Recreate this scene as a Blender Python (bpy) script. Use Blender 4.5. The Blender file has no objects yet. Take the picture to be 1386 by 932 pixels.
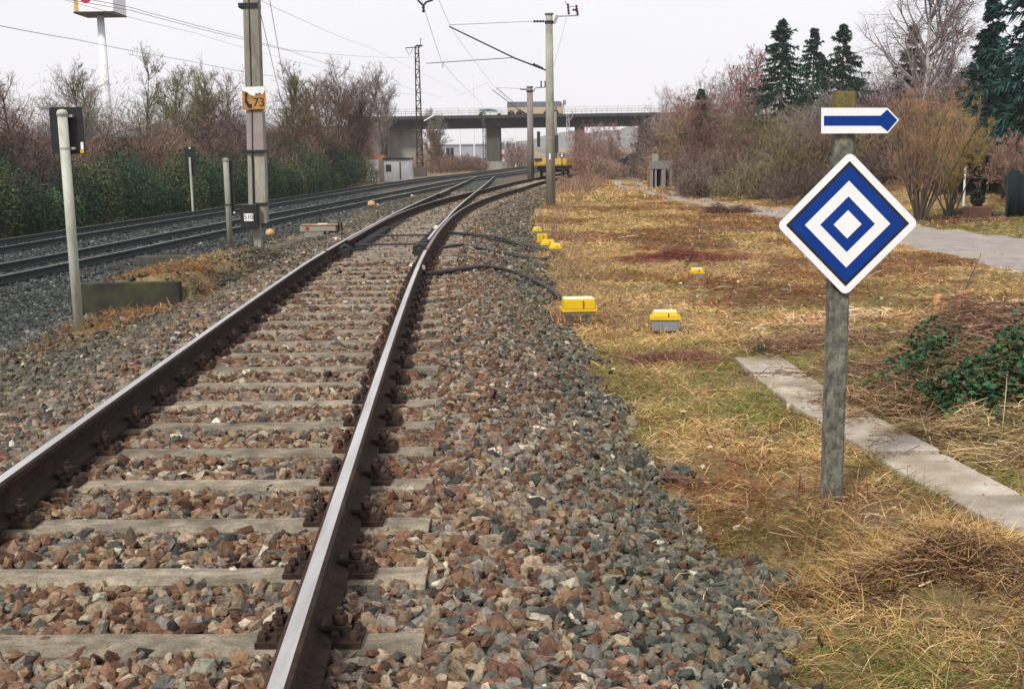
import bpy, math, random
import numpy as np
from mathutils import Vector, Matrix

# ------------------------------------------------------------------ camera, sky, sun
FOC, CH = 1540.0, 1.56
PITCH = math.atan(256 / FOC)
ROLL = .015
scn = bpy.context.scene
col = scn.collection
_f = np.array([0, math.cos(PITCH), -math.sin(PITCH)])
_u0 = np.array([0, math.sin(PITCH), math.cos(PITCH)])
_r0 = np.array([1., 0, 0])
_up = _u0 * math.cos(ROLL) + _r0 * math.sin(ROLL)
_rt = _r0 * math.cos(ROLL) - _u0 * math.sin(ROLL)
cam = bpy.data.cameras.new('camera')
camo = bpy.data.objects.new('camera', cam)
col.objects.link(camo)
camo.matrix_world = Matrix([[_rt[0], _up[0], -_f[0], 0], [_rt[1], _up[1], -_f[1], 0], [_rt[2], _up[2], -_f[2], CH], [0, 0, 0, 1]])
cam.sensor_width = 36
cam.lens = FOC / 1386 * 36
cam.clip_start = .05
cam.clip_end = 6000
scn.camera = camo

SUN_EL, SUN_AZ = math.radians(46), math.radians(212)     # azimuth clockwise from +Y
world = bpy.data.worlds.new('World')
scn.world = world
world.use_nodes = True
wn = world.node_tree
wn.nodes.clear()
wo = wn.nodes.new('ShaderNodeOutputWorld')
bg = wn.nodes.new('ShaderNodeBackground')
sky = wn.nodes.new('ShaderNodeTexSky')
sky.sky_type = 'NISHITA'
sky.sun_disc = False
sky.sun_elevation = SUN_EL
sky.sun_rotation = SUN_AZ
sky.dust_density = 4
mx = wn.nodes.new('ShaderNodeMix')
mx.data_type = 'RGBA'
mx.inputs[0].default_value = .93
tc = wn.nodes.new('ShaderNodeTexCoord')
nz = wn.nodes.new('ShaderNodeTexNoise')
nz.inputs['Scale'].default_value = 1.3
nz.inputs['Detail'].default_value = 4
mp = wn.nodes.new('ShaderNodeMapping')
mp.inputs['Scale'].default_value = (1, 1, 3)
cr = wn.nodes.new('ShaderNodeValToRGB')
cr.color_ramp.elements[0].position = .3
cr.color_ramp.elements[0].color = (.80, .795, .845, 1)
cr.color_ramp.elements[1].position = .75
cr.color_ramp.elements[1].color = (.91, .895, .94, 1)
vm = wn.nodes.new('ShaderNodeVectorMath')
vm.operation = 'SCALE'
vm.inputs[3].default_value = 11
L = wn.links.new
L(tc.outputs['Generated'], mp.inputs[0]); L(mp.outputs[0], nz.inputs['Vector'])
L(nz.outputs['Fac'], cr.inputs[0]); L(cr.outputs[0], vm.inputs[0])
L(sky.outputs[0], mx.inputs[6]); L(vm.outputs[0], mx.inputs[7]); L(mx.outputs[2], bg.inputs[0]); L(bg.outputs[0], wo.inputs[0])
bg.inputs[1].default_value = .1
sl = bpy.data.lights.new('sun', 'SUN')
sl.energy = 3.4
sl.angle = math.radians(9)
sl.color = (1, .94, .84)
so = bpy.data.objects.new('sun', sl)
col.objects.link(so)
_sd = Vector((math.sin(SUN_AZ) * math.cos(SUN_EL), math.cos(SUN_AZ) * math.cos(SUN_EL), math.sin(SUN_EL)))
so.rotation_euler = _sd.to_track_quat('Z', 'Y').to_euler()
so.location = (0, -20, 40)
scn.view_settings.view_transform = 'Standard'
scn.view_settings.look = 'None'
scn.view_settings.exposure = 0.05
scn.view_settings.gamma = 1
scn.render.engine = 'CYCLES'
scn.cycles.max_bounces = 5
scn.cycles.diffuse_bounces = 3
scn.cycles.use_denoising = True
scn.cycles.volume_bounces = 2

# ------------------------------------------------------------------ helpers
def ray(x, y):
    return _f * FOC + _rt * (x - 693) - _up * (y - 466)
def gp(x, y, z):
    d = ray(x, y)
    return np.array([0, 0, CH]) + d * ((z - CH) / d[2])
def at(x, y, Y):
    d = ray(x, y)
    return np.array([0, 0, CH]) + d * (Y / d[1])
def gnd(x, y):
    z = -.4
    for _ in range(12):
        p = gp(x, y, z)
        z = z * .4 + .6 * float(hz(p[0], p[1]))
    p = gp(x, y, z)
    return float(p[0]), float(p[1]), float(hz(p[0], p[1]))

def tag(o, label=None, cat=None, group=None, kind=None):
    if label: o['label'] = label
    if cat: o['category'] = cat
    if group: o['group'] = group
    if kind: o['kind'] = kind
    return o
def empty(name, loc=(0, 0, 0), rz=0, **k):
    o = bpy.data.objects.new(name, None)
    o.empty_display_size = .2
    o.location = loc
    o.rotation_euler = (0, 0, rz)
    col.objects.link(o)
    return tag(o, **k)

def link(name, me, mat, parent=None, **k):
    o = bpy.data.objects.new(name, me)
    if mat is not None:
        for m in (mat if isinstance(mat, (list, tuple)) else [mat]):
            me.materials.append(m)
    col.objects.link(o)
    if parent is not None:
        o.parent = parent
    return tag(o, **k)

def fmesh(name, V, Fs, cols=None, smooth=False, mi=None):
    """fast mesh: V (n,3), Fs list of (m,k) int arrays"""
    me = bpy.data.meshes.new(name)
    V = np.asarray(V, dtype=np.float32)
    Fs = [np.asarray(F, dtype=np.int32) for F in Fs if len(F)]
    me.vertices.add(len(V))
    me.vertices.foreach_set('co', V.ravel())
    nl = sum(F.size for F in Fs)
    npoly = sum(len(F) for F in Fs)
    me.loops.add(nl)
    me.polygons.add(npoly)
    me.loops.foreach_set('vertex_index', np.concatenate([F.ravel() for F in Fs]))
    tot = np.concatenate([np.full(len(F), F.shape[1], dtype=np.int32) for F in Fs])
    st = np.concatenate([[0], np.cumsum(tot)[:-1]]).astype(np.int32)
    me.polygons.foreach_set('loop_start', st)
    me.polygons.foreach_set('loop_total', tot)
    if mi is not None:
        me.polygons.foreach_set('material_index', np.asarray(mi, dtype=np.int32))
    me.polygons.foreach_set('use_smooth', np.full(npoly, smooth))
    me.update(calc_edges=True)
    if cols is not None:
        a = me.color_attributes.new('col', 'FLOAT_COLOR', 'POINT')
        c = np.ones((len(V), 4), dtype=np.float32)
        c[:, :cols.shape[1]] = cols
        a.data.foreach_set('color', c.ravel())
    return me

class MB:
    def __init__(s): s.v = []; s.f = []; s.m = []
    def add(s, vs, fs, mi=0):
        b = len(s.v)
        s.v += [tuple(map(float, v)) for v in vs]
        s.f += [tuple(b + i for i in f) for f in fs]
        s.m += [mi] * len(fs)
        return s
    def box(s, c, d, rz=0, mi=0, taper=1., rx=0, ry=0):
        M = Matrix.Rotation(rz, 3, 'Z') @ Matrix.Rotation(ry, 3, 'Y') @ Matrix.Rotation(rx, 3, 'X')
        vs = []
        for z in (-.5, .5):
            t = taper if z > 0 else 1
            for x, y in ((-.5, -.5), (.5, -.5), (.5, .5), (-.5, .5)):
                vs.append(Vector(c) + M @ Vector((x * d[0] * t, y * d[1] * t, z * d[2])))
        return s.add(vs, [(3, 2, 1, 0), (4, 5, 6, 7), (0, 1, 5, 4), (1, 2, 6, 5), (2, 3, 7, 6), (3, 0, 4, 7)], mi)
    def tube(s, pts, r, n=8, mi=0, cap=True):
        pts = [Vector(p) for p in pts]
        rs = r if isinstance(r, (list, tuple)) else [r] * len(pts)
        rings = []
        for i, p in enumerate(pts):
            t = (pts[min(i + 1, len(pts) - 1)] - pts[max(i - 1, 0)]).normalized()
            a = Vector((0, 0, 1)) if abs(t.z) < .9 else Vector((0, 1, 0))
            x = t.cross(a).normalized(); y = x.cross(t).normalized()
            rings.append([p + (x * math.cos(2 * math.pi * k / n) + y * math.sin(2 * math.pi * k / n)) * rs[i] for k in range(n)])
        vs = [v for rg in rings for v in rg]
        fs = []
        for i in range(len(pts) - 1):
            for k in range(n):
                fs.append((i * n + k, i * n + (k + 1) % n, (i + 1) * n + (k + 1) % n, (i + 1) * n + k))
        if cap:
            fs.append(tuple(range(n))[::-1]); fs.append(tuple((len(pts) - 1) * n + k for k in range(n)))
        return s.add(vs, fs, mi)
    def lathe(s, c, prof, n=12, mi=0):
        vs = []; fs = []
        for r, z in prof:
            for k in range(n):
                a = 2 * math.pi * k / n
                vs.append((c[0] + r * math.cos(a), c[1] + r * math.sin(a), c[2] + z))
        for i in range(len(prof) - 1):
            for k in range(n):
                fs.append((i * n + k, i * n + (k + 1) % n, (i + 1) * n + (k + 1) % n, (i + 1) * n + k))
        fs.append(tuple(range(n))[::-1]); fs.append(tuple((len(prof) - 1) * n + k for k in range(n)))
        return s.add(vs, fs, mi)
    def prism(s, poly, y0, y1, mi=0, mi_side=None):
        """poly in x,z extruded along y"""
        n = len(poly)
        s.add([(x, y0, z) for x, z in poly] + [(x, y1, z) for x, z in poly], [tuple(range(n)), tuple(range(2 * n - 1, n - 1, -1))], mi)
        s.add([(x, y0, z) for x, z in poly] + [(x, y1, z) for x, z in poly], [(i, i + n, (i + 1) % n + n, (i + 1) % n) for i in range(n)], mi if mi_side is None else mi_side)
        return s
    def mesh(s, name, smooth=False, bevel=0):
        me = bpy.data.meshes.new(name)
        me.from_pydata(s.v, [], s.f)
        me.polygons.foreach_set('material_index', s.m)
        me.polygons.foreach_set('use_smooth', [smooth] * len(s.f))
        me.update()
        return me
    def build(s, name, mat, parent=None, smooth=False, bevel=0, **k):
        o = link(name, s.mesh(name, smooth), mat, parent, **k)
        if bevel:
            b = o.modifiers.new('bevel', 'BEVEL'); b.width = bevel; b.segments = 2; b.limit_method = 'ANGLE'
        return o

def copy_tree(o, parent=None):
    c = o.copy(); col.objects.link(c)
    if parent is not None: c.parent = parent
    for ch in o.children: copy_tree(ch, c)
    return c

def vnoise(x, y, s, seed=0):
    """value noise on a lattice, -1..1"""
    x = np.asarray(x, dtype=float) * s + 1000.3 + seed * 17.1; y = np.asarray(y, dtype=float) * s + 1000.7 + seed * 5.3
    xi = np.floor(x).astype(np.int64); yi = np.floor(y).astype(np.int64)
    fx = x - xi; fy = y - yi
    fx = fx * fx * (3 - 2 * fx); fy = fy * fy * (3 - 2 * fy)
    def h(a, b):
        n = (a * 374761393 + b * 668265263 + seed * 1442695) & 0xffffffff
        n = ((n ^ (n >> 13)) * 1274126177) & 0xffffffff
        return ((n ^ (n >> 16)) & 0xffff) / 32767.5 - 1
    return (h(xi, yi) * (1 - fx) + h(xi + 1, yi) * fx) * (1 - fy) + (h(xi, yi + 1) * (1 - fx) + h(xi + 1, yi + 1) * fx) * fy
def sst(a, b, x):
    t = np.clip((np.asarray(x, dtype=float) - a) / (b - a), 0, 1)
    return t * t * (3 - 2 * t)

# ------------------------------------------------------------------ materials
def nmat(name):
    m = bpy.data.materials.new(name); m.use_nodes = True
    nt = m.node_tree
    return m, nt, nt.nodes['Principled BSDF'], nt.nodes.new, nt.links.new
def mat(name, c1, c2=None, scale=8, rough=.8, bump=.2, metal=0, c3=None, s3=2.0, t3=.6, detail=6, stretch=(1, 1, 1), bdist=.01, spec=.3, lo=.35, hi=.65, soft=.06):
    m, nt, b, N, LK = nmat(name)
    c2 = c2 or tuple(x * .75 for x in c1)
    tcn = N('ShaderNodeTexCoord'); mpn = N('ShaderNodeMapping'); mpn.inputs['Scale'].default_value = stretch
    oi = N('ShaderNodeObjectInfo'); mo = N('ShaderNodeMath'); mo.operation = 'MULTIPLY'; mo.inputs[1].default_value = 37.; LK(oi.outputs['Random'], mo.inputs[0]); LK(mo.outputs[0], mpn.inputs['Location'])
    LK(tcn.outputs['Object'], mpn.inputs[0])
    n = N('ShaderNodeTexNoise'); n.inputs['Scale'].default_value = scale; n.inputs['Detail'].default_value = detail; n.inputs['Roughness'].default_value = .65
    LK(mpn.outputs[0], n.inputs['Vector'])
    r = N('ShaderNodeValToRGB'); r.color_ramp.elements[0].position = lo; r.color_ramp.elements[1].position = hi
    r.color_ramp.elements[0].color = (*c1, 1); r.color_ramp.elements[1].color = (*c2, 1)
    LK(n.outputs['Fac'], r.inputs[0]); out = r.outputs[0]
    if c3:
        n3 = N('ShaderNodeTexNoise'); n3.inputs['Scale'].default_value = s3; n3.inputs['Detail'].default_value = 5
        LK(mpn.outputs[0], n3.inputs['Vector'])
        r3 = N('ShaderNodeValToRGB'); r3.color_ramp.elements[0].position = t3 - soft; r3.color_ramp.elements[1].position = t3 + soft
        r3.color_ramp.elements[0].color = (0, 0, 0, 1); r3.color_ramp.elements[1].color = (1, 1, 1, 1)
        LK(n3.outputs['Fac'], r3.inputs[0])
        x = N('ShaderNodeMix'); x.data_type = 'RGBA'; x.inputs[7].default_value = (*c3, 1)
        LK(r3.outputs[0], x.inputs[0]); LK(out, x.inputs[6]); out = x.outputs[2]
    nf = N('ShaderNodeTexNoise'); nf.inputs['Scale'].default_value = 110; nf.inputs['Detail'].default_value = 3; LK(tcn.outputs['Object'], nf.inputs['Vector'])
    mr = N('ShaderNodeMapRange'); mr.inputs[1].default_value = .32; mr.inputs[2].default_value = .68; sp_ = .22 if rough > .8 else .05
    mr.inputs[3].default_value = 1 - sp_; mr.inputs[4].default_value = 1 + sp_; LK(nf.outputs['Fac'], mr.inputs[0])
    vs_ = N('ShaderNodeVectorMath'); vs_.operation = 'SCALE'; LK(out, vs_.inputs[0]); LK(mr.outputs[0], vs_.inputs[3]); out = vs_.outputs[0]
    if rough > .85:
        m4 = N('ShaderNodeMapRange'); m4.inputs[3].default_value = .82; m4.inputs[4].default_value = 1.16; LK(oi.outputs['Random'], m4.inputs[0])
        v4 = N('ShaderNodeVectorMath'); v4.operation = 'SCALE'; LK(out, v4.inputs[0]); LK(m4.outputs[0], v4.inputs[3]); out = v4.outputs[0]
    LK(out, b.inputs['Base Color'])
    b.inputs['Roughness'].default_value = rough; b.inputs['Metallic'].default_value = metal
    b.inputs['Specular IOR Level'].default_value = spec
    if bump:
        bp = N('ShaderNodeBump'); bp.inputs['Strength'].default_value = bump; bp.inputs['Distance'].default_value = bdist
        LK(n.outputs['Fac'], bp.inputs['Height']); LK(bp.outputs[0], b.inputs['Normal'])
    return m
def colmat(name, rough=.85, var=.25, scale=40, trans=0, spec=.2, bump=0):
    """material reading the per-piece colour attribute, with fine mottling"""
    m, nt, b, N, LK = nmat(name)
    a = N('ShaderNodeAttribute'); a.attribute_name = 'col'
    tcn = N('ShaderNodeTexCoord')
    n = N('ShaderNodeTexNoise'); n.inputs['Scale'].default_value = scale; n.inputs['Detail'].default_value = 5
    LK(tcn.outputs['Object'], n.inputs['Vector'])
    mr = N('ShaderNodeMapRange'); mr.inputs[1].default_value = .3; mr.inputs[2].default_value = .7; mr.inputs[3].default_value = 1 - var; mr.inputs[4].default_value = 1 + var
    LK(n.outputs['Fac'], mr.inputs[0])
    v = N('ShaderNodeVectorMath'); v.operation = 'SCALE'
    LK(a.outputs['Color'], v.inputs[0]); LK(mr.outputs[0], v.inputs[3]); LK(v.outputs[0], b.inputs['Base Color'])
    b.inputs['Roughness'].default_value = rough
    b.inputs['Specular IOR Level'].default_value = spec
    if bump:
        bp = N('ShaderNodeBump'); bp.inputs['Strength'].default_value = bump; bp.inputs['Distance'].default_value = .006
        LK(n.outputs['Fac'], bp.inputs['Height']); LK(bp.outputs[0], b.inputs['Normal'])
    return m

M = {}
M['rail'] = mat('rail rust', (.045, .028, .021), (.020, .014, .012), 30, .9, .3, 0, (.055, .03, .02), 4, spec=.15)
M['railtop'] = mat('rail running surface', (.74, .73, .70), (.50, .47, .44), 9, .33, .04, .9, stretch=(1, .1, 1))
M['railtop2'] = mat('rail running surface dull', (.26, .2, .17), (.18, .13, .11), 12, .5, .05, .5, stretch=(1, .1, 1))
M['darkrail'] = mat('mainline rail side', (.035, .045, .045), (.02, .026, .028), 20, .8, .2)
M['sleeper'] = mat('weathered sleeper', (.32, .275, .205), (.16, .135, .10), 14, .95, .6, 0, (.10, .085, .06), 5, .58, stretch=(1, 1.5, 1), bdist=.008, soft=.14)
M['bearer'] = mat('timber bearer', (.27, .235, .18), (.12, .10, .08), 6, .9, .5, 0, (.33, .30, .24), 2, .6, stretch=(.6, 4, 1))
M['darksleeper'] = mat('mainline sleeper', (.07, .075, .07), (.035, .04, .04), 6, .9, .3)
M['rust'] = mat('rusty iron', (.055, .030, .021), (.022, .015, .013), 25, .85, .5, .1, (.10, .048, .027), 8, .62)
M['blackiron'] = mat('black iron', (.03, .03, .032), (.018, .018, .02), 20, .6, .2)
M['concrete'] = mat('concrete', (.36, .35, .29), (.27, .26, .215), 3, .9, .3, 0, (.19, .19, .13), 1.2, .62)
M['mastconc'] = mat('grey-green mast concrete', (.33, .32, .26), (.22, .215, .175), 4, .9, .3, 0, (.15, .15, .11), 2, .64, stretch=(1, 1, .25))
M['mastbrown'] = mat('brown-grey mast', (.27, .23, .21), (.2, .17, .155), 4, .9, .2, stretch=(1, 1, .25))
M['mastpink'] = mat('mast clad plate', (.30, .26, .25), (.25, .215, .21), 3, .8, .1)
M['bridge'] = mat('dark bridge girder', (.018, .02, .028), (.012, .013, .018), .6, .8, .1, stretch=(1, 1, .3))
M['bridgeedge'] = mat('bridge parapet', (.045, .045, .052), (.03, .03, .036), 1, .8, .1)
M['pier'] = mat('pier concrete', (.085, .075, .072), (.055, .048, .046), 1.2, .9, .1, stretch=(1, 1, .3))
M['abut'] = mat('abutment concrete', (.36, .34, .31), (.25, .235, .215), .8, .9, .2, stretch=(1, 1, .4))
M['white'] = mat('white enamel', (.80, .80, .82), (.76, .76, .78), 6, .35, .02, c3=(.6, .58, .52), s3=2.5, t3=.74)
M['blue'] = mat('blue enamel', (.006, .040, .235), (.005, .034, .20), 6, .4, .02, spec=.12)
M['black'] = mat('black enamel', (.012, .012, .014), (.02, .02, .022), 6, .5, .05)
M['postwood'] = mat('lichen-grey post', (.27, .27, .21), (.13, .125, .11), 16, .95, 1, 0, (.05, .05, .046), 34, .58, bdist=.012, stretch=(1, 1, .6), soft=.16)
M['mosspost'] = mat('mossy post head', (.20, .16, .05), (.12, .10, .04), 25, .95, .7)
M['whitepost'] = mat('painted post', (.50, .51, .44), (.36, .38, .32), 5, .7, .15, 0, (.28, .26, .2), 6, .66, stretch=(1, 1, .3))
M['yellow'] = mat('yellow plastic', (.66, .44, .012), (.58, .37, .01), 8, .5, .05, 0, (.42, .3, .06), 9, .7)
M['yellowwhite'] = mat('pale plastic and painted top light', (.82, .76, .52), (.78, .68, .36), 6, .6, .05)  # overcast brightness of box lids put into the colour; also real pale parts
M['greyplastic'] = mat('grey box', (.23, .24, .26), (.18, .19, .2), 8, .6, .1)
M['zinc'] = mat('galvanised steel', (.42, .43, .43), (.33, .34, .34), 20, .5, .05, .5)
M['rubber'] = mat('black hose', (.022, .022, .024), (.035, .034, .034), 30, .6, .1)
M['slab'] = mat('concrete slab', (.46, .41, .34), (.32, .28, .23), 5, .95, .4, 0, (.20, .155, .10), 2.2, .6, soft=.14, bdist=.006)
M['lane'] = mat('gravel lane', (.34, .30, .28), (.24, .21, .195), 3, .95, .5, 0, (.30, .27, .2), .7, .6, bdist=.02)
M['wire'] = mat('contact wire', (.22, .22, .24), (.18, .18, .2), 5, .6, 0)
M['brownins'] = mat('brown porcelain', (.10, .03, .03), (.07, .02, .02), 5, .3, 0)
M['hutwhite'] = mat('hut render', (.82, .83, .82), (.70, .72, .71), 2, .85, .1, 0, (.35, .35, .28), 1, .68)
M['tan'] = mat('tan panel', (.42, .32, .25), (.36, .27, .21), 3, .8, .05)
M['orange'] = mat('rusty orange sheet', (.36, .15, .07), (.28, .11, .05), 3, .8, .1)
M['platerust'] = mat('rusty number plate', (.42, .23, .07), (.33, .16, .05), 10, .7, .1, 0, (.15, .07, .03), 9, .64)
M['wagonyellow'] = mat('wagon yellow', (.58, .38, .08), (.5, .31, .06), 3, .6, .1, 0, (.3, .18, .05), 2, .63)
M['lorrytan'] = mat('lorry side tan', (.48, .38, .24), (.44, .34, .21), 2, .7, 0)
M['lorrygrey'] = mat('lorry top grey', (.12, .13, .16), (.15, .16, .19), 2, .7, 0)
M['carwhite'] = mat('pale car paint', (.62, .68, .64), (.6, .66, .62), 2, .3, 0)
M['glass'] = mat('dark window glass', (.05, .08, .13), (.04, .06, .10), 1, .15, 0, spec=.6)
M['tealglass'] = mat('blue window glass', (.10, .20, .26), (.08, .16, .22), 1, .2, 0, spec=.6)
M['factory'] = mat('grey cladding', (.33, .34, .38), (.30, .31, .35), .3, .7, 0)
M['roofblue'] = mat('blue-grey roof', (.27, .29, .36), (.22, .24, .3), .4, .6, 0)
M['brick'] = mat('dull red brick', (.20, .07, .06), (.15, .055, .05), 2, .9, .1)
M['signred'] = mat('red disc', (.45, .02, .06), None, 2, .5, 0)
M['bark'] = mat('brown bark', (.10, .075, .06), (.055, .042, .035), 6, .95, .4, stretch=(1, 1, .3))
M['birch'] = mat('birch bark', (.50, .47, .45), (.40, .37, .35), 4, .8, .2, 0, (.07, .06, .055), 5, .62, stretch=(1, 1, 2.5))
M['netting'] = mat('dark green netting', (.004, .014, .015), (.007, .022, .022), 3, .9, .3, stretch=(4, 4, .3))
M['shed'] = mat('black-stained timber', (.022, .022, .02), (.035, .033, .03), 4, .9, .2, stretch=(3, 3, .5))
M['pot'] = mat('terracotta tub', (.15, .075, .055), (.10, .055, .045), 6, .9, .3)
M['stonegate'] = mat('old grey masonry', (.24, .22, .22), (.17, .155, .155), 3, .95, .3)
M['stump'] = mat('fresh-cut wood', (.50, .20, .06), (.52, .33, .17), 30, .9, .4)
M['far'] = mat('far wooded hill', (.06, .075, .07), (.045, .055, .055), .02, 1, 0)
M['signpale'] = mat('pale pylon', (.78, .80, .84), (.74, .76, .8), 1, .5, 0)
M['stonecol'] = colmat('crushed ballast stone', .9, .38, 60, spec=.15, bump=.6)
M['veg'] = colmat('dry stalk', .9, .15, 20, spec=.1)
M['leaf'] = colmat('evergreen leaf', .6, .25, 6, spec=.3)
M['twig'] = colmat('bare twig', .95, .2, 3, spec=.05)

# ------------------------------------------------------------------ track alignments (plan and level)
def crv(pts):
    a = np.array(pts, dtype=float)
    yy = np.arange(a[0, 0], a[-1, 0] + .25, .25)
    xx = np.interp(yy, a[:, 0], a[:, 1])
    for _ in range(3):
        k = 17; pad = np.concatenate([xx[0] + (xx[0] - xx[1:k + 1][::-1]), xx, xx[-1] + (xx[-1] - xx[-k - 1:-1][::-1])])
        xx = np.convolve(pad, np.ones(2 * k + 1) / (2 * k + 1), 'valid')
    return yy, xx
cM = crv([(-12, -.65), (-3, -1.08), (0, -1.24), (3, -1.39), (6, -1.56), (10, -1.76), (15, -1.97), (22, -2.2), (30, -2.31), (40, -2.28), (53, -2.2), (66, -2.12), (92, -2.05), (110, -1.9)])
cS = crv([(-12, -.65), (-3, -1.08), (0, -1.24), (3, -1.39), (6, -1.56), (10, -1.76), (15, -1.97), (22, -2.18), (30, -2.22), (35, -2.05), (41, -1.62), (46, -1.2), (51, -.66), (61, .42), (71, 1.78), (78.6, 2.78), (90, 4.4), (110, 7.6)])
cB = crv([(-12, -13.8), (0, -13.0), (12, -12.2), (26, -11.1), (36, -10.2), (45, -9.2), (55, -7.85), (66, -6.35), (80, -4.6), (98, -1.95), (122, 1.55), (165, 6.0), (400, 28)])
def xM(Y): return np.interp(Y, *cM)
def xS(Y): return np.interp(Y, *cS)
def xB(Y): return np.interp(Y, *cB)
def xA(Y): return np.interp(Y, *cB) - 4.22
def zM(Y): return np.interp(Y, [0, 15, 25, 40, 53, 75, 98, 110], [.2, .2, .12, .07, .01, -.09, -.185, -.185])
def zS(Y): return np.interp(Y, [0, 15, 25, 40, 53, 66, 120], [.2, .2, .123, .073, .015, .06, .06])
def zB(Y): return np.interp(Y, [0, 30, 45, 51, 63, 84, 98, 122, 400], [-.74, -.74, -.64, -.6, -.49, -.29, -.19, -.14, -.14])
RT = .228     # rail top above ballast level

def lanex(Y):   # centre line and half width of the lane
    return np.interp(Y, [-5, 5, 12, 18, 23, 30, 37.7, 42.7, 69, 109, 160], [1.2+10, 9.2, 9.2, 9.5, 9.7, 9.9, 9.0, 7.9, 8.6, 11.4, 16])
SLY = [4.2, 5.3, 6.2, 7.3, 8.5, 10.45]; SLC = [2.94, 2.73, 2.60, 2.47, 2.34, 2.30]
def slab_c(Y): return np.interp(Y, SLY, SLC)
def hz(x, Y, fine=True):
    x = np.asarray(x, dtype=float); Y = np.asarray(Y, dtype=float)
    m, s_, b, a = xM(Y), xS(Y), xB(Y), xA(Y)
    r0 = np.maximum(m, np.where(Y < 16, m, s_))
    # base ground
    zr = -.40 + .05 * vnoise(x, Y, .5, 3) + .03 * vnoise(x, Y, 1.7, 4) + .012 * vnoise(x, Y, 5, 5)
    # bank to the right of the lane, and the dug strip left of the slabs
    zr = zr + sst(11.5, 20, x) * sst(6, 30, Y) * .5 + sst(10.5, 15, x) * sst(36, 46, Y) * .9
    # brushwood mound right of the slab path
    zr = zr + .34 * np.exp(-((x - 4.3) / 1.0) ** 2 - ((Y - 9.6) / 1.9) ** 2)
    zr = zr + .12 * np.exp(-((x - 1.95) / .35) ** 2 - ((Y - 4.85) / .28) ** 2) + .13 * np.exp(-((x - 2.45) / .4) ** 2 - ((Y - 5.2) / .3) ** 2)
    sw = (1 - sst(.22, .5, np.abs(x - slab_c(Y)))) * sst(3.2, 3.8, Y) * (1 - sst(10.5, 11, Y))
    zr = zr * (1 - sw) + (-.375) * sw
    t = sst(0, 1, (x - (b + 2.8)) / np.maximum(m - 2.2 - (b + 2.8), .3))
    zl = (zB(Y) - RT - .06) * (1 - t) + (zM(Y) - .68) * t + .03 * vnoise(x, Y, 1.2, 6)
    zl = zl + .42 * sst(-6.5, -6.2, x) * (1 - sst(-5.0, -4.4, x)) * sst(16.65, 16.8, Y) * (1 - sst(21, 27, Y))
    w = sst(-1, 1, (x - m) / 1.0)
    base = zl * (1 - w) + zr * w
    farl = (zB(Y) - RT - .12) + .05 * vnoise(x, Y, .6, 7)
    wl = sst(0, 1.5, (a - 1.8) - x)
    base = base * (1 - wl) + farl * wl
    def bed(c, zt, wl_, wr_, sl_, sr_):
        u = x - c
        zz = zt - RT - np.maximum(0, np.maximum((-u - wl_) * sl_, (u - wr_) * sr_))
        return zz
    z = np.maximum(base, bed(m, zM(Y), 1.45, 1.35, .40, .34) - np.where(Y > 112, 3, 0))
    z = np.maximum(z, bed(s_, zS(Y), 1.35, 1.35, .40, .34) - np.where((Y < 14) | (Y > 112), 3, 0))
    z = np.maximum(z, bed(b, zB(Y), 1.6, 1.6, .5, .5))
    z = np.maximum(z, bed(a, zB(Y), 1.6, 1.6, .5, .5))
    # deep dip just behind right edge of slabs
    z = z - .10 * np.exp(-((x - (3.0 + (6.2 - Y) * .22 + .3)) / .28) ** 2) * sst(5.0, 5.8, Y) * (1 - sst(7.5, 9, Y))
    if fine:
        z = z + .008 * vnoise(x, Y, 9, 8)
    # far hills
    z = z + sst(350, 1200, Y) * 5 * (1 + .5 * vnoise(x, Y, .002, 11))
    return z
def ballast_mask(x, Y):
    """1 on ballast"""
    m, s_, b, a = xM(Y), xS(Y), xB(Y), xA(Y)
    j = .22 * vnoise(x, Y, 1.6, 21) + .12 * vnoise(x, Y, 5, 22)
    r = np.where(Y < 14, m, s_)
    rw = np.interp(Y, [0, 14, 24, 45, 60], [2.5, 2.45, 2.75, 2.7, 1.9])
    right = 1 - sst(-.12, .12, (x - r) - rw + j)
    left = sst(-.12, .12, x - (m - np.interp(Y, [0, 10, 14, 20, 30, 60], [3.6, 3.6, 3.0, 2.5, 5, 3])) + j * 1.5)
    left = np.maximum(left, .45 * (vnoise(x, Y, 7, 24) > 0))
    near = right * left
    main = (1 - sst(2.5, 2.9, x - b + j)) * sst(-2.6, -2.2, x - a + j)
    dark = (x < -5.9 - .07 * (Y - 14)) & (x > a)
    extra = np.where((Y < 24) & dark, 1., 0.) + np.where((Y > 60) & (x > a) & (x < s_), .8, 0)
    return np.clip(np.maximum(np.maximum(near, main), extra), 0, 1)

# ------------------------------------------------------------------ ground sheet
def axis(lo, hi, d0, c0, c1, g):
    """spacing d0 between c0 and c1, growing by g outside"""
    v = list(np.arange(c0, c1, d0)); d = d0; x = c1
    while x < hi: v.append(x); d *= g; x += d
    v.append(hi); d = d0; x = c0
    lo_ = []
    while x > lo: d *= g; x -= d; lo_.append(x)
    return np.array(sorted(set(lo_ + v)))
xs = axis(-2600, 2600, .11, -6, 5, 1.022)
ys = axis(-14, 2800, .10, 2, 14, 1.014)
GX, GY = np.meshgrid(xs, ys)
GZ = hz(GX, GY)
nx, ny = len(xs), len(ys)
idx = np.arange(nx * ny).reshape(ny, nx)
F = np.stack([idx[:-1, :-1], idx[:-1, 1:], idx[1:, 1:], idx[1:, :-1]], -1).reshape(-1, 4)
bm_ = ballast_mask(GX, GY)
wm = sst(-5.6, -6.6, GX + .07 * (GY - 14)) if False else np.clip((-5.6 - GX - .02 * GY) / 1.2, 0, 1)
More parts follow.
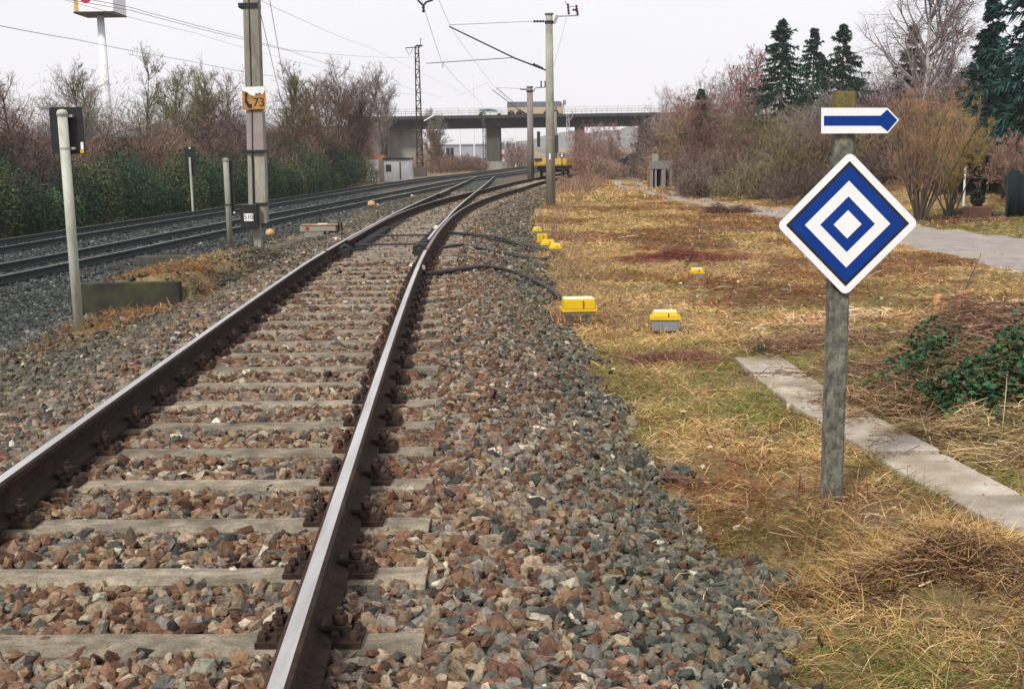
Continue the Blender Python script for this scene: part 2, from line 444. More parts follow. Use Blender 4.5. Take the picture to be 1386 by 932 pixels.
redm = np.clip(.42 + .9 * vnoise(GX, GY, .45, 31) + .45 * vnoise(GX, GY, 1.3, 32), 0, 1) * (.3 + .7 * sst(7, 11, GY)) * np.where(GX < xM(GY), .6, 1)
gcols = np.stack([bm_, redm, wm], -1).reshape(-1, 3)
gme = fmesh('ground', np.stack([GX, GY, GZ], -1).reshape(-1, 3), [F], cols=gcols, smooth=True)
def ground_mat():
    m, nt, b, N, LK = nmat('ground mix')
    a = N('ShaderNodeAttribute'); a.attribute_name = 'col'
    sp = N('ShaderNodeSeparateColor'); LK(a.outputs['Color'], sp.inputs[0])
    tcn = N('ShaderNodeTexCoord')
    def noise(s, d=6, r=.65):
        n = N('ShaderNodeTexNoise'); n.inputs['Scale'].default_value = s; n.inputs['Detail'].default_value = d; n.inputs['Roughness'].default_value = r
        LK(tcn.outputs['Object'], n.inputs['Vector']); return n
    def ramp(src, *els):
        r = N('ShaderNodeValToRGB'); e = r.color_ramp.elements
        while len(e) < len(els): e.new(.5)
        for q, (p, c) in zip(e, els): q.position = p; q.color = (*c, 1)
        LK(src, r.inputs[0]); return r.outputs[0]
    def mix(f, A, B):
        x = N('ShaderNodeMix'); x.data_type = 'RGBA'
        if isinstance(f, float): x.inputs[0].default_value = f
        else: LK(f, x.inputs[0])
        LK(A, x.inputs[6]); LK(B, x.inputs[7]); return x.outputs[2]
    g1 = ramp(noise(1.1).outputs['Fac'], (.3, (.10, .11, .04)), (.45, (.20, .17, .07)), (.58, (.33, .23, .12)), (.72, (.20, .11, .065)))
    g2 = ramp(noise(22, 8, .8).outputs['Fac'], (.34, (.045, .032, .02)), (.5, (.22, .155, .085)), (.66, (.46, .33, .18)))
    grass = mix(.5, g1, g2)
    red = ramp(noise(12, 6, .8).outputs['Fac'], (.3, (.055, .035, .025)), (.55, (.20, .115, .07)), (.75, (.36, .24, .15)))
    rr = ramp(sp.outputs[1], (.62, (0, 0, 0)), (.85, (1, 1, 1)))
    grass = mix(rr, grass, red)
    v = N('ShaderNodeTexVoronoi'); v.inputs['Scale'].default_value = 17; LK(tcn.outputs['Object'], v.inputs['Vector'])
    vs = N('ShaderNodeSeparateColor'); LK(v.outputs['Color'], vs.inputs[0])
    st = ramp(vs.outputs[0], (0, (.03, .024, .02)), (.4, (.09, .062, .045)), (.7, (.15, .12, .09)), (1, (.25, .21, .165)))
    st2 = ramp(vs.outputs[1], (0, (.02, .022, .022)), (.5, (.07, .075, .072)), (1, (.17, .18, .175)))
    stone = mix(sp.outputs[2], st, st2)
    final = mix(sp.outputs[0], grass, stone)
    LK(final, b.inputs['Base Color'])
    b.inputs['Roughness'].default_value = .95; b.inputs['Specular IOR Level'].default_value = .1
    h = N('ShaderNodeMath'); h.operation = 'MULTIPLY_ADD'; h.inputs[1].default_value = -1.2
    LK(v.outputs['Distance'], h.inputs[0]); n9 = noise(30, 6, .8); LK(n9.outputs['Fac'], h.inputs[2])
    bp = N('ShaderNodeBump'); bp.inputs['Strength'].default_value = .8; bp.inputs['Distance'].default_value = .03
    LK(h.outputs[0], bp.inputs['Height']); LK(bp.outputs[0], b.inputs['Normal'])
    return m
link('ground', gme, ground_mat(), kind='structure')

# far wooded ridge behind the bridge
def ridge(name, Y, pts, seed, depth):
    rg = np.random.default_rng(seed)
    xx = np.linspace(pts[0][0], pts[-1][0], 160)
    zz = np.interp(xx, [p[0] for p in pts], [p[1] for p in pts]) * (1 + .05 * rg.standard_normal(160))
    k = 8; prof = np.sin(np.linspace(0, math.pi, k))
    V = []
    for j in range(k):
        yy = Y + depth * (j / (k - 1) - .5)
        V.append(np.stack([xx, np.full(160, yy) + rg.normal(0, 3, 160), -3 + (zz + 3) * prof[j] * (1 + .04 * rg.standard_normal(160))], -1))
    V = np.concatenate(V); id_ = np.arange(160 * k).reshape(k, 160)
    F = np.stack([id_[:-1, :-1], id_[:-1, 1:], id_[1:, 1:], id_[1:, :-1]], -1).reshape(-1, 4)
    link(name, fmesh(name, V, [F], smooth=True), M['far'], kind='structure')
ridge('hills', 1700, [(-1700, 8), (-500, 16), (-60, 14), (0, 18), (90, 34), (300, 44), (700, 38), (1700, 12)], 3, 400)

# lane (gravel track) on the right: one sheet 4 mm proud, with a grass middle strip far off
Yl = np.concatenate([np.arange(-6, 40, .4), np.arange(40, 160, 1.5)])
cen = lanex(Yl)
# the lane swings: near part wide and running right-back, so use measured edges
nearE = np.interp(Yl, [-6, 10, 17.8, 23, 30, 37.7, 45, 69, 109, 160], [8.2, 7.8, 8.05, 8.1, 8.25, 7.7, 6.9, 6.3, 9.8, 14])
farE = np.interp(Yl, [-6, 10, 17.8, 24.4, 30, 37.7, 45, 69, 109, 160], [11.2, 11.0, 11.0, 11.0, 10.7, 9.7, 8.6, 8.1, 12.2, 17])
rows = []
for i, Y in enumerate(Yl):
    n = 14
    for k in range(n):
        x = nearE[i] + (farE[i] - nearE[i]) * k / (n - 1)
        e = .12 * vnoise(x, Y, 1.1, 41) if k in (0, n - 1) else 0
        rows.append((x + e, Y, float(hz(x + e, Y)) + .02 - (.03 if k in (0, n - 1) else 0)))
id_ = np.arange(len(rows)).reshape(-1, 14)
F = np.stack([id_[:-1, :-1], id_[:-1, 1:], id_[1:, 1:], id_[1:, :-1]], -1).reshape(-1, 4)
link('path', fmesh('path', np.array(rows), [F], smooth=True), M['lane'], kind='structure')

# ------------------------------------------------------------------ rails and sleepers
RP = [(-.075, 0), (-.075, .012), (-.02, .028), (-.009, .05), (-.009, .118), (-.02, .132), (-.036, .138), (-.036, .164), (-.022, .172), (.022, .172), (.036, .164), (.036, .138), (.02, .132), (.009, .118), (.009, .05), (.02, .028), (.075, .012), (.075, 0)]
def rail(name, fx, fz, y0, y1, parent, mats, step=.5):
    yy = np.arange(y0, y1 + 1e-6, step)
    n = len(RP)
    X = fx(yy); Z = fz(yy)
    T = np.gradient(X, yy); c = 1 / np.sqrt(1 + T * T)
    P = np.array(RP)
    V = np.empty((len(yy), n, 3))
    V[:, :, 0] = X[:, None] + P[None, :, 0] * c[:, None]
    V[:, :, 1] = yy[:, None] - P[None, :, 0] * (T * c)[:, None]
    V[:, :, 2] = Z[:, None] - .172 + P[None, :, 1]
    I = np.arange(len(yy) * n).reshape(len(yy), n)
    J = np.roll(I, -1, axis=1)
    F = np.stack([I[:-1], J[:-1], J[1:], I[1:]], -1)
    mi = np.zeros((len(yy) - 1, n), dtype=int); mi[:, 8] = 1
    me = fmesh(name, V.reshape(-1, 3), [F.reshape(-1, 4), I[0][None, :], I[-1][::-1][None, :]], mi=list(mi.ravel()) + [0, 0])
    return link(name, me, mats, parent)
G2 = .7535
silver = [M['rail'], M['railtop']]; dull = [M['rail'], M['railtop2']]; darkm = [M['darkrail'], M['railtop']]

def sleeper_mesh(L_, W, Hh, off=0, name='sleeper'):
    b = MB(); c = .018
    prof = [(-W / 2, -Hh), (W / 2, -Hh), (W / 2, -c), (W / 2 - c, 0), (-W / 2 + c, 0), (-W / 2, -c)]
    xs_ = np.linspace(-L_ / 2 + off, L_ / 2 + off, 13); rnd = random.Random(int(L_ * 1000) + int(off * 100))
    vs = []; fs = []
    for i, x in enumerate(xs_):
        for (y, z) in prof: vs.append((x + (rnd.uniform(-.004, .004) if 0 < i < 12 else 0), y + rnd.uniform(-.003, .003), z + rnd.uniform(-.002, .002)))
    for i in range(12):
        for k in range(6): fs.append((i * 6 + k, i * 6 + (k + 1) % 6, (i + 1) * 6 + (k + 1) % 6, (i + 1) * 6 + k))
    fs += [tuple(range(6))[::-1], tuple(72 + k for k in range(6))]
    return b.add(vs, fs).mesh(name)
def plate_mesh():
    """ribbed base plate with clamps and coach bolts, both sides of a rail foot, at x=0"""
    b = MB()
    b.box((0, 0, .009), (.34, .13, .018))
    for s in (-1, 1):
        b.box((s * .088, 0, .03), (.022, .12, .034))
        b.box((s * .075, 0, .052), (.075, .06, .016), rz=0, ry=s * .12)
        b.tube([(s * .098, 0, .018), (s * .098, 0, .112)], .013, 6)
        b.lathe((s * .098, 0, .064), [(.026, 0), (.026, .024), (.02, .028)], 6)
        for q in (-.035, .035):
            b.lathe((s * .148, q, .018), [(.02, 0), (.02, .014), (.012, .03)], 6)
    return b.mesh('base_plate')
PM = plate_mesh(); PM.materials.append(M['rust'])
def lay(parent, me, m, ys_, fx, fz, rails_x, skew=0., plate=True, maxn=95, top=.19):
    if not me.materials: me.materials.append(m)
    first = True
    for i, Y in enumerate(ys_[:maxn]):
        o = bpy.data.objects.new('sleeper', me); col.objects.link(o); o.parent = parent
        o.location = (float(fx(Y)), float(Y), float(fz(Y)) - top)
        o.rotation_euler = (0, 0, -math.atan(float(fx(Y + .5) - fx(Y - .5))) + skew)
        if plate:
            for rx in rails_x(Y):
                p = bpy.data.objects.new('base_plate', PM); col.objects.link(p); p.parent = o
                p.location = (rx - float(fx(Y)), 0, .001)
    rest = ys_[maxn:]
    if len(rest):
        vv = np.array([v.co[:] for v in me.vertices]); fcs = [tuple(p.vertices) for p in me.polygons]
        b = MB()
        for Y in rest:
            a = -math.atan(float(fx(Y + .5) - fx(Y - .5)))
            R_ = np.array([[math.cos(a), -math.sin(a), 0], [math.sin(a), math.cos(a), 0], [0, 0, 1]])
            b.add(vv @ R_.T + np.array([float(fx(Y)), Y, float(fz(Y)) - top]), fcs)
        b.build('sleeper_row', m, parent, kind='stuff')

TE = 17.2   # turnout begins
t_main = empty('railway_track', (-1.4, 3, 0), label='near railway track with two silver-topped rusty rails on grey sleepers in the foreground', cat='railway track')
def P(o): o['_'] = 0
def reparent_children(e):
    for ch in e.children: ch.location = Vector(ch.location) - e.location
rail('rail', lambda Y: xM(Y) - G2, zM, -10, TE, t_main, silver)
rail('rail', lambda Y: xM(Y) + G2, zM, -10, TE, t_main, silver)
SM = sleeper_mesh(2.24, .155, .12)
sy = [3.52 + .61 * k for k in range(-8, 22)]
lay(t_main, SM, M['sleeper'], sy, xM, zM, lambda Y: (xM(Y) - G2, xM(Y) + G2), skew=-.075)
reparent_children(t_main)

t_to = empty('railway_turnout', (-2.2, 20, 0), label='set of points where the shiny near track splits off the rusty siding', cat='railway points')
TX = 58.
rail('stock_rail', lambda Y: xM(Y) - G2, zM, TE + .01, TX, t_to, silver)
rail('stock_rail', lambda Y: xS(Y) + G2, zS, TE + .01, TX, t_to, dull, )
rail('switch_rail', lambda Y: np.maximum(xS(Y) - G2, xM(Y) - G2 + .078), lambda Y: zS(Y) + .002, 19.5, TX, t_to, dull)
rail('switch_rail', lambda Y: np.minimum(xM(Y) + G2, xS(Y) + G2 - .078), lambda Y: zM(Y) - .002, 19.5, TX, t_to, silver)
rail('guard_rail', lambda Y: xM(Y) - G2 + .115, lambda Y: zM(Y) + .012, 47, 54, t_to, dull)
rail('guard_rail', lambda Y: xS(Y) + G2 - .115, lambda Y: zS(Y) + .012, 47, 54, t_to, dull)
bk = 0
for y0, y1, L0 in ((17.3, 27, 2.4), (27, 36, 2.6), (36, 42, 2.9), (42, 48, 3.3), (48, 53, 3.9), (53, 58, 4.4)):
    ysb = list(np.arange(y0 + .1, y1, .56))
    c = float(((xM((y0 + y1) / 2)) + xS((y0 + y1) / 2)) / 2)
    bmsh = sleeper_mesh(L0, .24, .14, name='sleeper')
    lay(t_to, bmsh, M['bearer'], ysb, lambda Y: (xM(Y) + xS(Y)) / 2, zM, lambda Y: (xM(Y) - G2, xS(Y) + G2), plate=(y0 < 27))
# slide chairs, stretcher bars and point rodding cover
for Y in np.arange(19.6, 30, .56):
    for s, fx in ((1, xM), (-1, xS)):
        MB().box((float(fx(Y)) - s * G2 + s * .2, Y, float(zM(Y)) - .16), (.26, .15, .035)).build('slide_chair', M['blackiron'], t_to)
b = MB()
for Y in (19.8, 22.4): b.tube([(float(xM(Y)) - .72, Y, float(zM(Y)) - .10), (float(xM(Y)) + .72, Y, float(zM(Y)) - .10)], .02, 6)
b.build('stretcher_bar', M['blackiron'], t_to)
b = MB()
for Y in np.arange(19.7, 25.5, .14): b.box((float(xM(Y)) - G2 + .24, Y, float(zM(Y)) - .11), (.16, .035, .05))
b.box((float(xM(22.6)) - G2 + .24, 22.6, float(zM(22.6)) - .125), (.05, 5.8, .02)); b.build('heating_grid', M['blackiron'], t_to)
for sx in (-1, 1):
    b = MB(); Y = 18.3; X = float(xM(Y)) + sx * (G2 - .16)
    b.tube([(X - .09, Y, .02), (X - .08, Y + .02, .12), (X, Y + .02, .17), (X + .08, Y + .02, .12), (X + .09, Y, .02)], .035, 8)
    b.box((X, Y, .05), (.16, .18, .12))
    b.build('rail_clamp', M['blackiron'], t_to)
reparent_children(t_to)

t_c = empty('railway_track', (-2.2, 70, 0), label='silver-railed connecting track joining the left main line beyond the points', cat='railway track')
rail('rail', lambda Y: np.minimum(xM(Y) - G2, 1e3), zM, TX + .01, 97, t_c, silver)
rail('rail', lambda Y: xM(Y) + G2, zM, TX + .01, 97, t_c, silver)
SMd = sleeper_mesh(2.4, .24, .14)
lay(t_c, SMd, M['darksleeper'], list(np.arange(TX + .3, 88, .63)), xM, lambda Y: zM(Y) - .01, None, plate=False)
reparent_children(t_c)
t_s = empty('railway_track', (1, 70, 0), label='brown rusty siding track curving right to the yellow wagon', cat='railway track')
rail('rail', lambda Y: xS(Y) - G2, zS, TX + .01, 100, t_s, dull)
rail('rail', lambda Y: xS(Y) + G2, zS, TX + .01, 100, t_s, dull)
SMs = sleeper_mesh(2.41, .24, .14)
lay(t_s, SMs, M['bearer'], list(np.arange(TX + .3, 98, .63)), xS, zS, None, plate=False)
reparent_children(t_s)
for nm, fx, lab in (('B', xB, 'nearer of the two dark main-line tracks on the left, with cyan-silver rail heads'), ('A', xA, 'farther of the two dark main-line tracks, right beside the green hedge')):
    t = empty('railway_track', (float(fx(30)), 30, -.9), label=lab, cat='railway track', group='main line tracks on the left')
    rail('rail', lambda Y, f=fx: f(Y) - G2, zB, -10, 240, t, darkm, 1.)
    rail('rail', lambda Y, f=fx: f(Y) + G2, zB, -10, 240, t, darkm, 1.)
    lay(t, sleeper_mesh(2.42 if nm == 'B' else 2.43, .26, .16), M['darksleeper'], list(np.arange(15, 170, .63)), fx, lambda Y: zB(Y) - .02, None, plate=False, maxn=95)
    reparent_children(t)

# ------------------------------------------------------------------ ballast stones
rng = np.random.default_rng(7)
_t = (1 + 5 ** .5) / 2
ICO = np.array([(-1, _t, 0), (1, _t, 0), (-1, -_t, 0), (1, -_t, 0), (0, -1, _t), (0, 1, _t), (0, -1, -_t), (0, 1, -_t), (_t, 0, -1), (_t, 0, 1), (-_t, 0, -1), (-_t, 0, 1)]) / 1.9
IF = np.array([(0, 11, 5), (0, 5, 1), (0, 1, 7), (0, 7, 10), (0, 10, 11), (1, 5, 9), (5, 11, 4), (11, 10, 2), (10, 7, 6), (7, 1, 8), (3, 9, 4), (3, 4, 2), (3, 2, 6), (3, 6, 8), (3, 8, 9), (4, 9, 5), (2, 4, 11), (6, 2, 10), (8, 6, 7), (9, 8, 1)])
OCT = np.array([(1, 0, 0), (0, 1, 0), (-1, 0, 0), (0, -1, 0), (0, 0, 1), (0, 0, -1)], dtype=float)
OF = np.array([(0, 1, 4), (1, 2, 4), (2, 3, 4), (3, 0, 4), (1, 0, 5), (2, 1, 5), (3, 2, 5), (0, 3, 5)])
def rotm(n, r, tilt=1.0):
    ax = r.normal(size=(n, 3)); ax[:, 2] += 2.5 * (1 - tilt); ax /= np.linalg.norm(ax, axis=1)[:, None]
    a = r.uniform(0, 2 * math.pi, n); c, s = np.cos(a), np.sin(a); x, y, z = ax.T; C = 1 - c
    return np.stack([np.stack([c + x * x * C, x * y * C - z * s, x * z * C + y * s], -1), np.stack([y * x * C + z * s, c + y * y * C, y * z * C - x * s], -1), np.stack([z * x * C - y * s, z * y * C + x * s, c + z * z * C], -1)], 1)
def stones(P0, size, cols, r, lod=0):
    n = len(P0)
    if n == 0: return
    B, F = (ICO, IF) if lod == 0 else (OCT, OF)
    k = len(B)
    Bb = np.sign(B) * np.abs(B) ** .72
    V = Bb[None] * r.uniform(.74, 1.1, (n, k, 1)) + r.normal(0, .05, (n, k, 3))
    sc = np.stack([r.uniform(.85, 1.75, n), r.uniform(.6, 1.1, n), r.uniform(.35, .75, n)], -1) * size[:, None] * .5
    V = np.einsum('nij,nkj->nki', rotm(n, r, .55), V * sc[:, None, :]) + P0[:, None, :]
    FF = (F[None] + (np.arange(n) * k)[:, None, None]).reshape(-1, 3)
    return V.reshape(-1, 3), FF, np.repeat(cols, k, axis=0)
PAL = np.array([(.185, .165, .135), (.125, .115, .10), (.092, .10, .085), (.27, .205, .135), (.175, .095, .052), (.12, .058, .036), (.05, .046, .042), (.44, .40, .31), (.235, .145, .082)])
def stonecol(x, Y, r):
    u = x - np.where(Y < 25, xM(Y), xS(Y)); n = len(x)
    brown = np.exp(-((u - .4) / 1.5) ** 2) * .95 + .15 * vnoise(x, Y, .8, 51)
    brown = np.clip(brown + .35 * np.exp(-((Y - 11) / 8) ** 2) * (np.abs(u) < 2), 0, 1)
    w_g = np.array([.30, .24, .20, .07, .03, .01, .07, .045, .02]); w_b = np.array([.10, .08, .03, .19, .24, .16, .06, .03, .14])
    w_g[7] = .028; w_b[7] = .018; W = w_g[None] * (1 - brown[:, None]) + w_b[None] * brown[:, None]
    W /= W.sum(1)[:, None]
    k = (r.random(n)[:, None] > np.cumsum(W, 1)).sum(1).clip(0, 8)
    c = PAL[k] * r.uniform(.65, 1.3, (n, 1)) * (1 + r.normal(0, .025, (n, 3)))
    sh = sst(1.5, 2.2, u + .3 * vnoise(x, Y, 1.1, 52))[:, None]; c = c * (1 - sh * (1 - np.array([.76, .80, .74])))
    st = (np.exp(-((np.abs(u) - G2) / .16) ** 2) * (Y < 60))[:, None]; c = c * (1 - .55 * st * (1 - np.array([.9, .55, .4])))  # iron dust beside the rails
    lf = sst(-1.2, -2.0, u)[:, None] * (x > -6)[:, None]; c = c * (1 - lf * (1 - np.array([.72, .72, .66])))
    ml = np.clip((-5.3 - x - .02 * Y) / 1.2, 0, 1)[:, None]       # main-line ballast is greyer
    g = c.mean(1, keepdims=True) * np.array([.66, .72, .70])
    c = c * .82 + c.mean(1, keepdims=True) * np.array([.155, .15, .14]); g = g * .72
    return np.clip(c * (1 - ml) + g * ml, .008, .85)
BEAR = np.concatenate([np.arange(y0 + .1, y1, .56) for y0, y1 in ((17.3, 27), (27, 36), (36, 42), (42, 48), (48, 53), (53, 58))])
parts = []
def scatter(x0, x1, y0, y1, dens, s0, s1, lod, layers=1, rel=None):
    n = int((x1 - x0) * (y1 - y0) * dens)
    x = rng.uniform(x0, x1, n); Y = rng.uniform(y0, y1, n)
    if rel is not None: x = x + rel(Y)
    k = rng.random(n) < ballast_mask(x, Y)
    # stay in a generous cone round the view
    k &= (np.abs(x) < 1.2 + .62 * Y)
    # not on sleepers / rails
    if rel is xM:
        fr = (Y - (x - xM(Y)) * -.02 - 3.52) / .61; fr = np.abs(fr - np.round(fr)) * .61
        u = x - xM(Y)
        ib = np.searchsorted(BEAR, Y).clip(1, len(BEAR) - 1); db = np.minimum(np.abs(Y - BEAR[ib]), np.abs(Y - BEAR[ib - 1]))
        k &= ~((Y > 17.2) & (db < .13 - .05 * (rng.random(len(db)) < .15)) & (u > -1.2) & (x - xS(Y) < 1.2))
        k &= ~((fr < np.where(rng.random(len(fr)) < .12, .03, .078)) & (np.abs(u) < 1.12) & (Y < 17))
        k &= ~((np.abs(np.abs(u) - G2) < .085) & (Y < 60))
    x, Y = x[k], Y[k]; n = len(x)
    s = rng.uniform(s0, s1, n) * np.where(rng.random(n) < .1, 1.35, 1)
    z = hz(x, Y) + rng.uniform(-.012, .02, n) * (s0 / .04)
    if rel is xM:
        u = np.abs(x - xM(Y)); z = z + np.where((u < 1.0), .002, .0) + .02 * sst(1.2, 1.6, x - xM(Y))
    parts.append(stones(np.stack([x, Y, z], -1), s, stonecol(x, Y, rng), rng, lod))
scatter(-3.6, 3.0, 2.0, 8, 1350, .034, .078, 0, rel=xM)
scatter(-4.5, 3.0, 8, 16, 760, .042, .08, 0, rel=xM)
scatter(-5.2, 3.4, 16, 30, 260, .055, .10, 1, rel=xM)
scatter(-4, 3.6, 30, 62, 110, .06, .12, 1, rel=xS)
scatter(-6.5, 6.6, 12, 24, 420, .055, .10, 1, rel=xB)
scatter(-6.5, 3.4, 24, 34, 260, .06, .11, 1, rel=xB)
scatter(-6.5, 3.2, 34, 70, 90, .07, .13, 1, rel=xB)
V = []; FF = []; CC = []; o_ = 0
for v, f, c in parts:
    V.append(v); FF.append(f + o_); CC.append(c); o_ += len(v)
link('ballast_stones', fmesh('ballast_stones', np.concatenate(V), [np.concatenate(FF)], cols=np.concatenate(CC)), M['stonecol'],
     label='crushed grey and rust-brown ballast stones around the tracks', cat='ballast', kind='stuff')
parts = None

# ------------------------------------------------------------------ blades, leaves, twigs
def ribbons(P0, P1, P2, w, cols, r):
    """bent two-piece tapering ribbons"""
    n = len(P0); d = P2 - P0
    s = np.cross(d, r.normal(size=(n, 3))); s /= np.linalg.norm(s, axis=1)[:, None] + 1e-9
    s = s * w[:, None]
    V = np.stack([P0 - s, P0 + s, P1 - s * .8, P1 + s * .8, P2 - s * .15, P2 + s * .15], 1)
    q = np.array([(0, 1, 3, 2), (2, 3, 5, 4)])
    F = (q[None] + (np.arange(n) * 6)[:, None, None]).reshape(-1, 4)
    return V.reshape(-1, 3), F, np.repeat(cols, 6, axis=0)
def grass_obj(name, regions, label, cat, seed=1, mask=None, pal=None):
    r = np.random.default_rng(seed); V = []; FF = []; CC = []; o_ = 0
    for (x0, x1, y0, y1, dens, l0, l1, w, up) in regions:
        n = int((x1 - x0) * (y1 - y0) * dens)
        # clumped
        nc = max(1, n // 14)
        cx = r.uniform(x0, x1, nc); cy = r.uniform(y0, y1, nc); ca = r.uniform(0, 2 * math.pi, nc); cu = r.uniform(0, 1, nc)
        i = r.integers(0, nc, n)
        sp = .035 + .004 * cy[i]
        x = cx[i] + r.normal(0, 1, n) * sp; Y = cy[i] + r.normal(0, 1, n) * sp
        k = (r.random(n) > ballast_mask(x, Y) * .985) & (r.random(n) < np.clip(.85 + .8 * vnoise(x, Y, 2.6, 65), .4, 1)) & (np.abs(x) < 1.5 + .6 * Y)
        if mask is not None: k &= mask(x, Y, r)
        x, Y, i = x[k], Y[k], i[k]; n = len(x)
        z = hz(x, Y)
        ang = ca[i] + r.normal(0, .7, n); L_ = r.uniform(l0, l1, n)
        el = np.clip(up * (.4 + cu[i]) + r.normal(0, .22, n), .03, 1.5)
        d = np.stack([np.cos(ang) * np.cos(el), np.sin(ang) * np.cos(el), np.sin(el)], -1)
        P0 = np.stack([x, Y, z - .005], -1)
        P1 = P0 + d * (L_ * .55)[:, None]
        d2 = d.copy(); d2[:, 2] -= r.uniform(.1, .8, n); d2 /= np.linalg.norm(d2, axis=1)[:, None]
        P2 = P1 + d2 * (L_ * .5)[:, None]
        P2[:, 2] = np.maximum(P2[:, 2], z + .003)
        c = (pal or gpal)(x, Y, r)
        v, f, c = ribbons(P0, P1, P2, np.full(n, w) * r.uniform(.6, 1.3, n), c, r)
        V.append(v); FF.append(f + o_); CC.append(c); o_ += len(v)
    return link(name, fmesh(name, np.concatenate(V), [np.concatenate(FF)], cols=np.concatenate(CC)), M['veg'], label=label, cat=cat, kind='stuff')
FEY = [-6, 10, 17.8, 24.4, 30, 37.7, 45, 69, 109, 160]; FEX = [11.2, 11.0, 11.0, 11.0, 10.7, 9.7, 8.6, 8.1, 12.2, 17]
def gpal(x, Y, r):
    n = len(x)
    straw = np.array([.54, .34, .13]); pale = np.array([.66, .46, .23]); olive = np.array([.25, .235, .075]); rust = np.array([.29, .125, .06]); green = np.array([.16, .23, .05])
    a = .5 + .8 * vnoise(x, Y, .45, 61) + .5 * vnoise(x, Y, 1.9, 62); b = (.42 + .30 * np.exp(-((Y - 16) / 5) ** 2) + .9 * vnoise(x, Y, .45, 31) + .45 * vnoise(x, Y, 1.3, 32)) * (.55 + .45 * sst(7, 11, Y))
    nearg = 1 - sst(8, 22, Y) * .6
    pg = np.clip((a - .22) * 1.05, 0.04, .85) * nearg
    pr = np.clip((b - .45) * 1.8, .06, .75)
    q = r.random(n); q2 = r.random(n)
    c = np.where((q < .5)[:, None], straw, pale)
    lawn = (x > np.interp(Y, FEY, FEX)) & (Y < 36); pg = np.where(lawn, .75, pg); pr = np.where(lawn, .08, pr)
    c = np.where((q2 < pg)[:, None], np.where((q < .3)[:, None], green, olive), c)
    c = np.where((q2 > 1 - pr)[:, None], rust, c)
    return c * r.uniform(.45, 1.25, (n, 1)) * ((1 + .35 * vnoise(x, Y, 3.1, 64)) * (.80 + .2 * sst(5, 8, Y)))[:, None]
SLY = [4.2, 5.3, 6.2, 7.3, 8.5, 10.45]; SLC = [2.94, 2.73, 2.60, 2.47, 2.34, 2.30]
def notlane(x, Y, r):
    nE = np.interp(Y, [-6, 10, 17.8, 23, 30, 37.7, 45, 69, 109, 160], [8.2, 7.8, 8.05, 8.1, 8.25, 7.7, 6.9, 6.3, 9.8, 14])
    fE = np.interp(Y, [-6, 10, 17.8, 24.4, 30, 37.7, 45, 69, 109, 160], [11.2, 11.0, 11.0, 11.0, 10.7, 9.7, 8.6, 8.1, 12.2, 17])
    slabx = np.interp(Y, [4.6, 6.1, 7.4, 10.5], [3.13, 2.7, 2.28, 2.31 - .0])
    onslab = (np.abs(x - slab_c(Y)) < .215) & (Y < 10.4) & (r.random(len(x)) > .012)
    return ~((x > nE) & (x < fE) & ~((Y > 36) & (np.abs(x - (nE + fE) / 2) < .42))) & (x > xM(Y)) & ~onslab
grass_obj('dry_grass', [(.5, 4.4, 3.2, 6.5, 6500, .05, .19, .0016, .45), (.4, 7, 6.5, 12, 3200, .05, .18, .0023, .42), (0, 14, 12, 24, 1500, .05, .15, .0032, .42), (0, 26, 24, 48, 430, .07, .17, .0062, .5), (0, 22, 48, 90, 110, .1, .26, .014, .6)],
          'matted straw-coloured and green grass covering the ground right of the tracks', 'grass', 5, notlane)
_px = [gnd(*q) for q in ((1125, 675), (783, 440), (900, 452), (752, 352), (943, 379), (745, 275))]
grass_obj('grass_tufts', [(x_ - .16 - .008 * y_, x_ + .16 + .008 * y_, y_ - .16, y_ + .18, 2600 if y_ < 8 else 1400, .05, .13 + .004 * y_, .0018 + .00018 * y_, 1.3) for x_, y_, _z in _px],
          'rooted grass tufts round the feet of the sign post, masts and cable boxes', 'grass tufts', 15, lambda x, Y, r: r.random(len(x)) < .8)
def leftmask(x, Y, r): return (x < xM(Y) - 1.5) & (x > xB(Y) + 2.4) & (r.random(len(x)) < np.clip(.45 + vnoise(x, Y, .6, 71), .1, 1))
grass_obj('weeds', [(-7.6, -3.6, 14.5, 28, 1500, .05, .20, .0038, .7), (-7, -2.5, 9, 16, 500, .05, .16, .003, .7), (-9, -3, 27, 60, 110, .08, .24, .008, .7)],
          'dry yellow-green weeds growing on the strip between the near track and the main lines', 'weeds', 6, leftmask)
grass_obj('ground_ivy', [(-9.5, -5.9, 11, 16.5, 900, .03, .10, .008, .9)], 'low dark green growth on the ballast at the left frame edge', 'ground cover', 9, lambda x, Y, r: (r.random(len(x)) < np.clip(.3 + 1.2 * vnoise(x, Y, .9, 73), 0, 1)) & (x < -5.6 - .1 * (Y - 11)), lambda x, Y, r: np.array([.03, .08, .04])[None] * r.uniform(.4, 1.5, (len(x), 1)))
def tallmask(x, Y, r): return (np.abs(x - xS(Y) - 2.6) < 1.2 + .3 * (Y > 40)) & (r.random(len(x)) < .7)
def tallpal(x, Y, r):
    c = np.where((r.random(len(x)) < .5)[:, None], np.array([.27, .16, .12]), np.array([.34, .24, .15])) * r.uniform(.4, 1.3, (len(x), 1)); return c
grass_obj('reddish_stalks', [(-.5, 3, 12.5, 24, 230, .10, .30, .0028, .9), (-1, 8, 24, 50, 34, .15, .45, .007, 1.0), (0, 7, 55, 80, 50, .3, 1.0, .010, 1.25)],
          'thin reddish-brown dead stalks along the right edge of the ballast', 'dead stalks', 8, tallmask, tallpal)
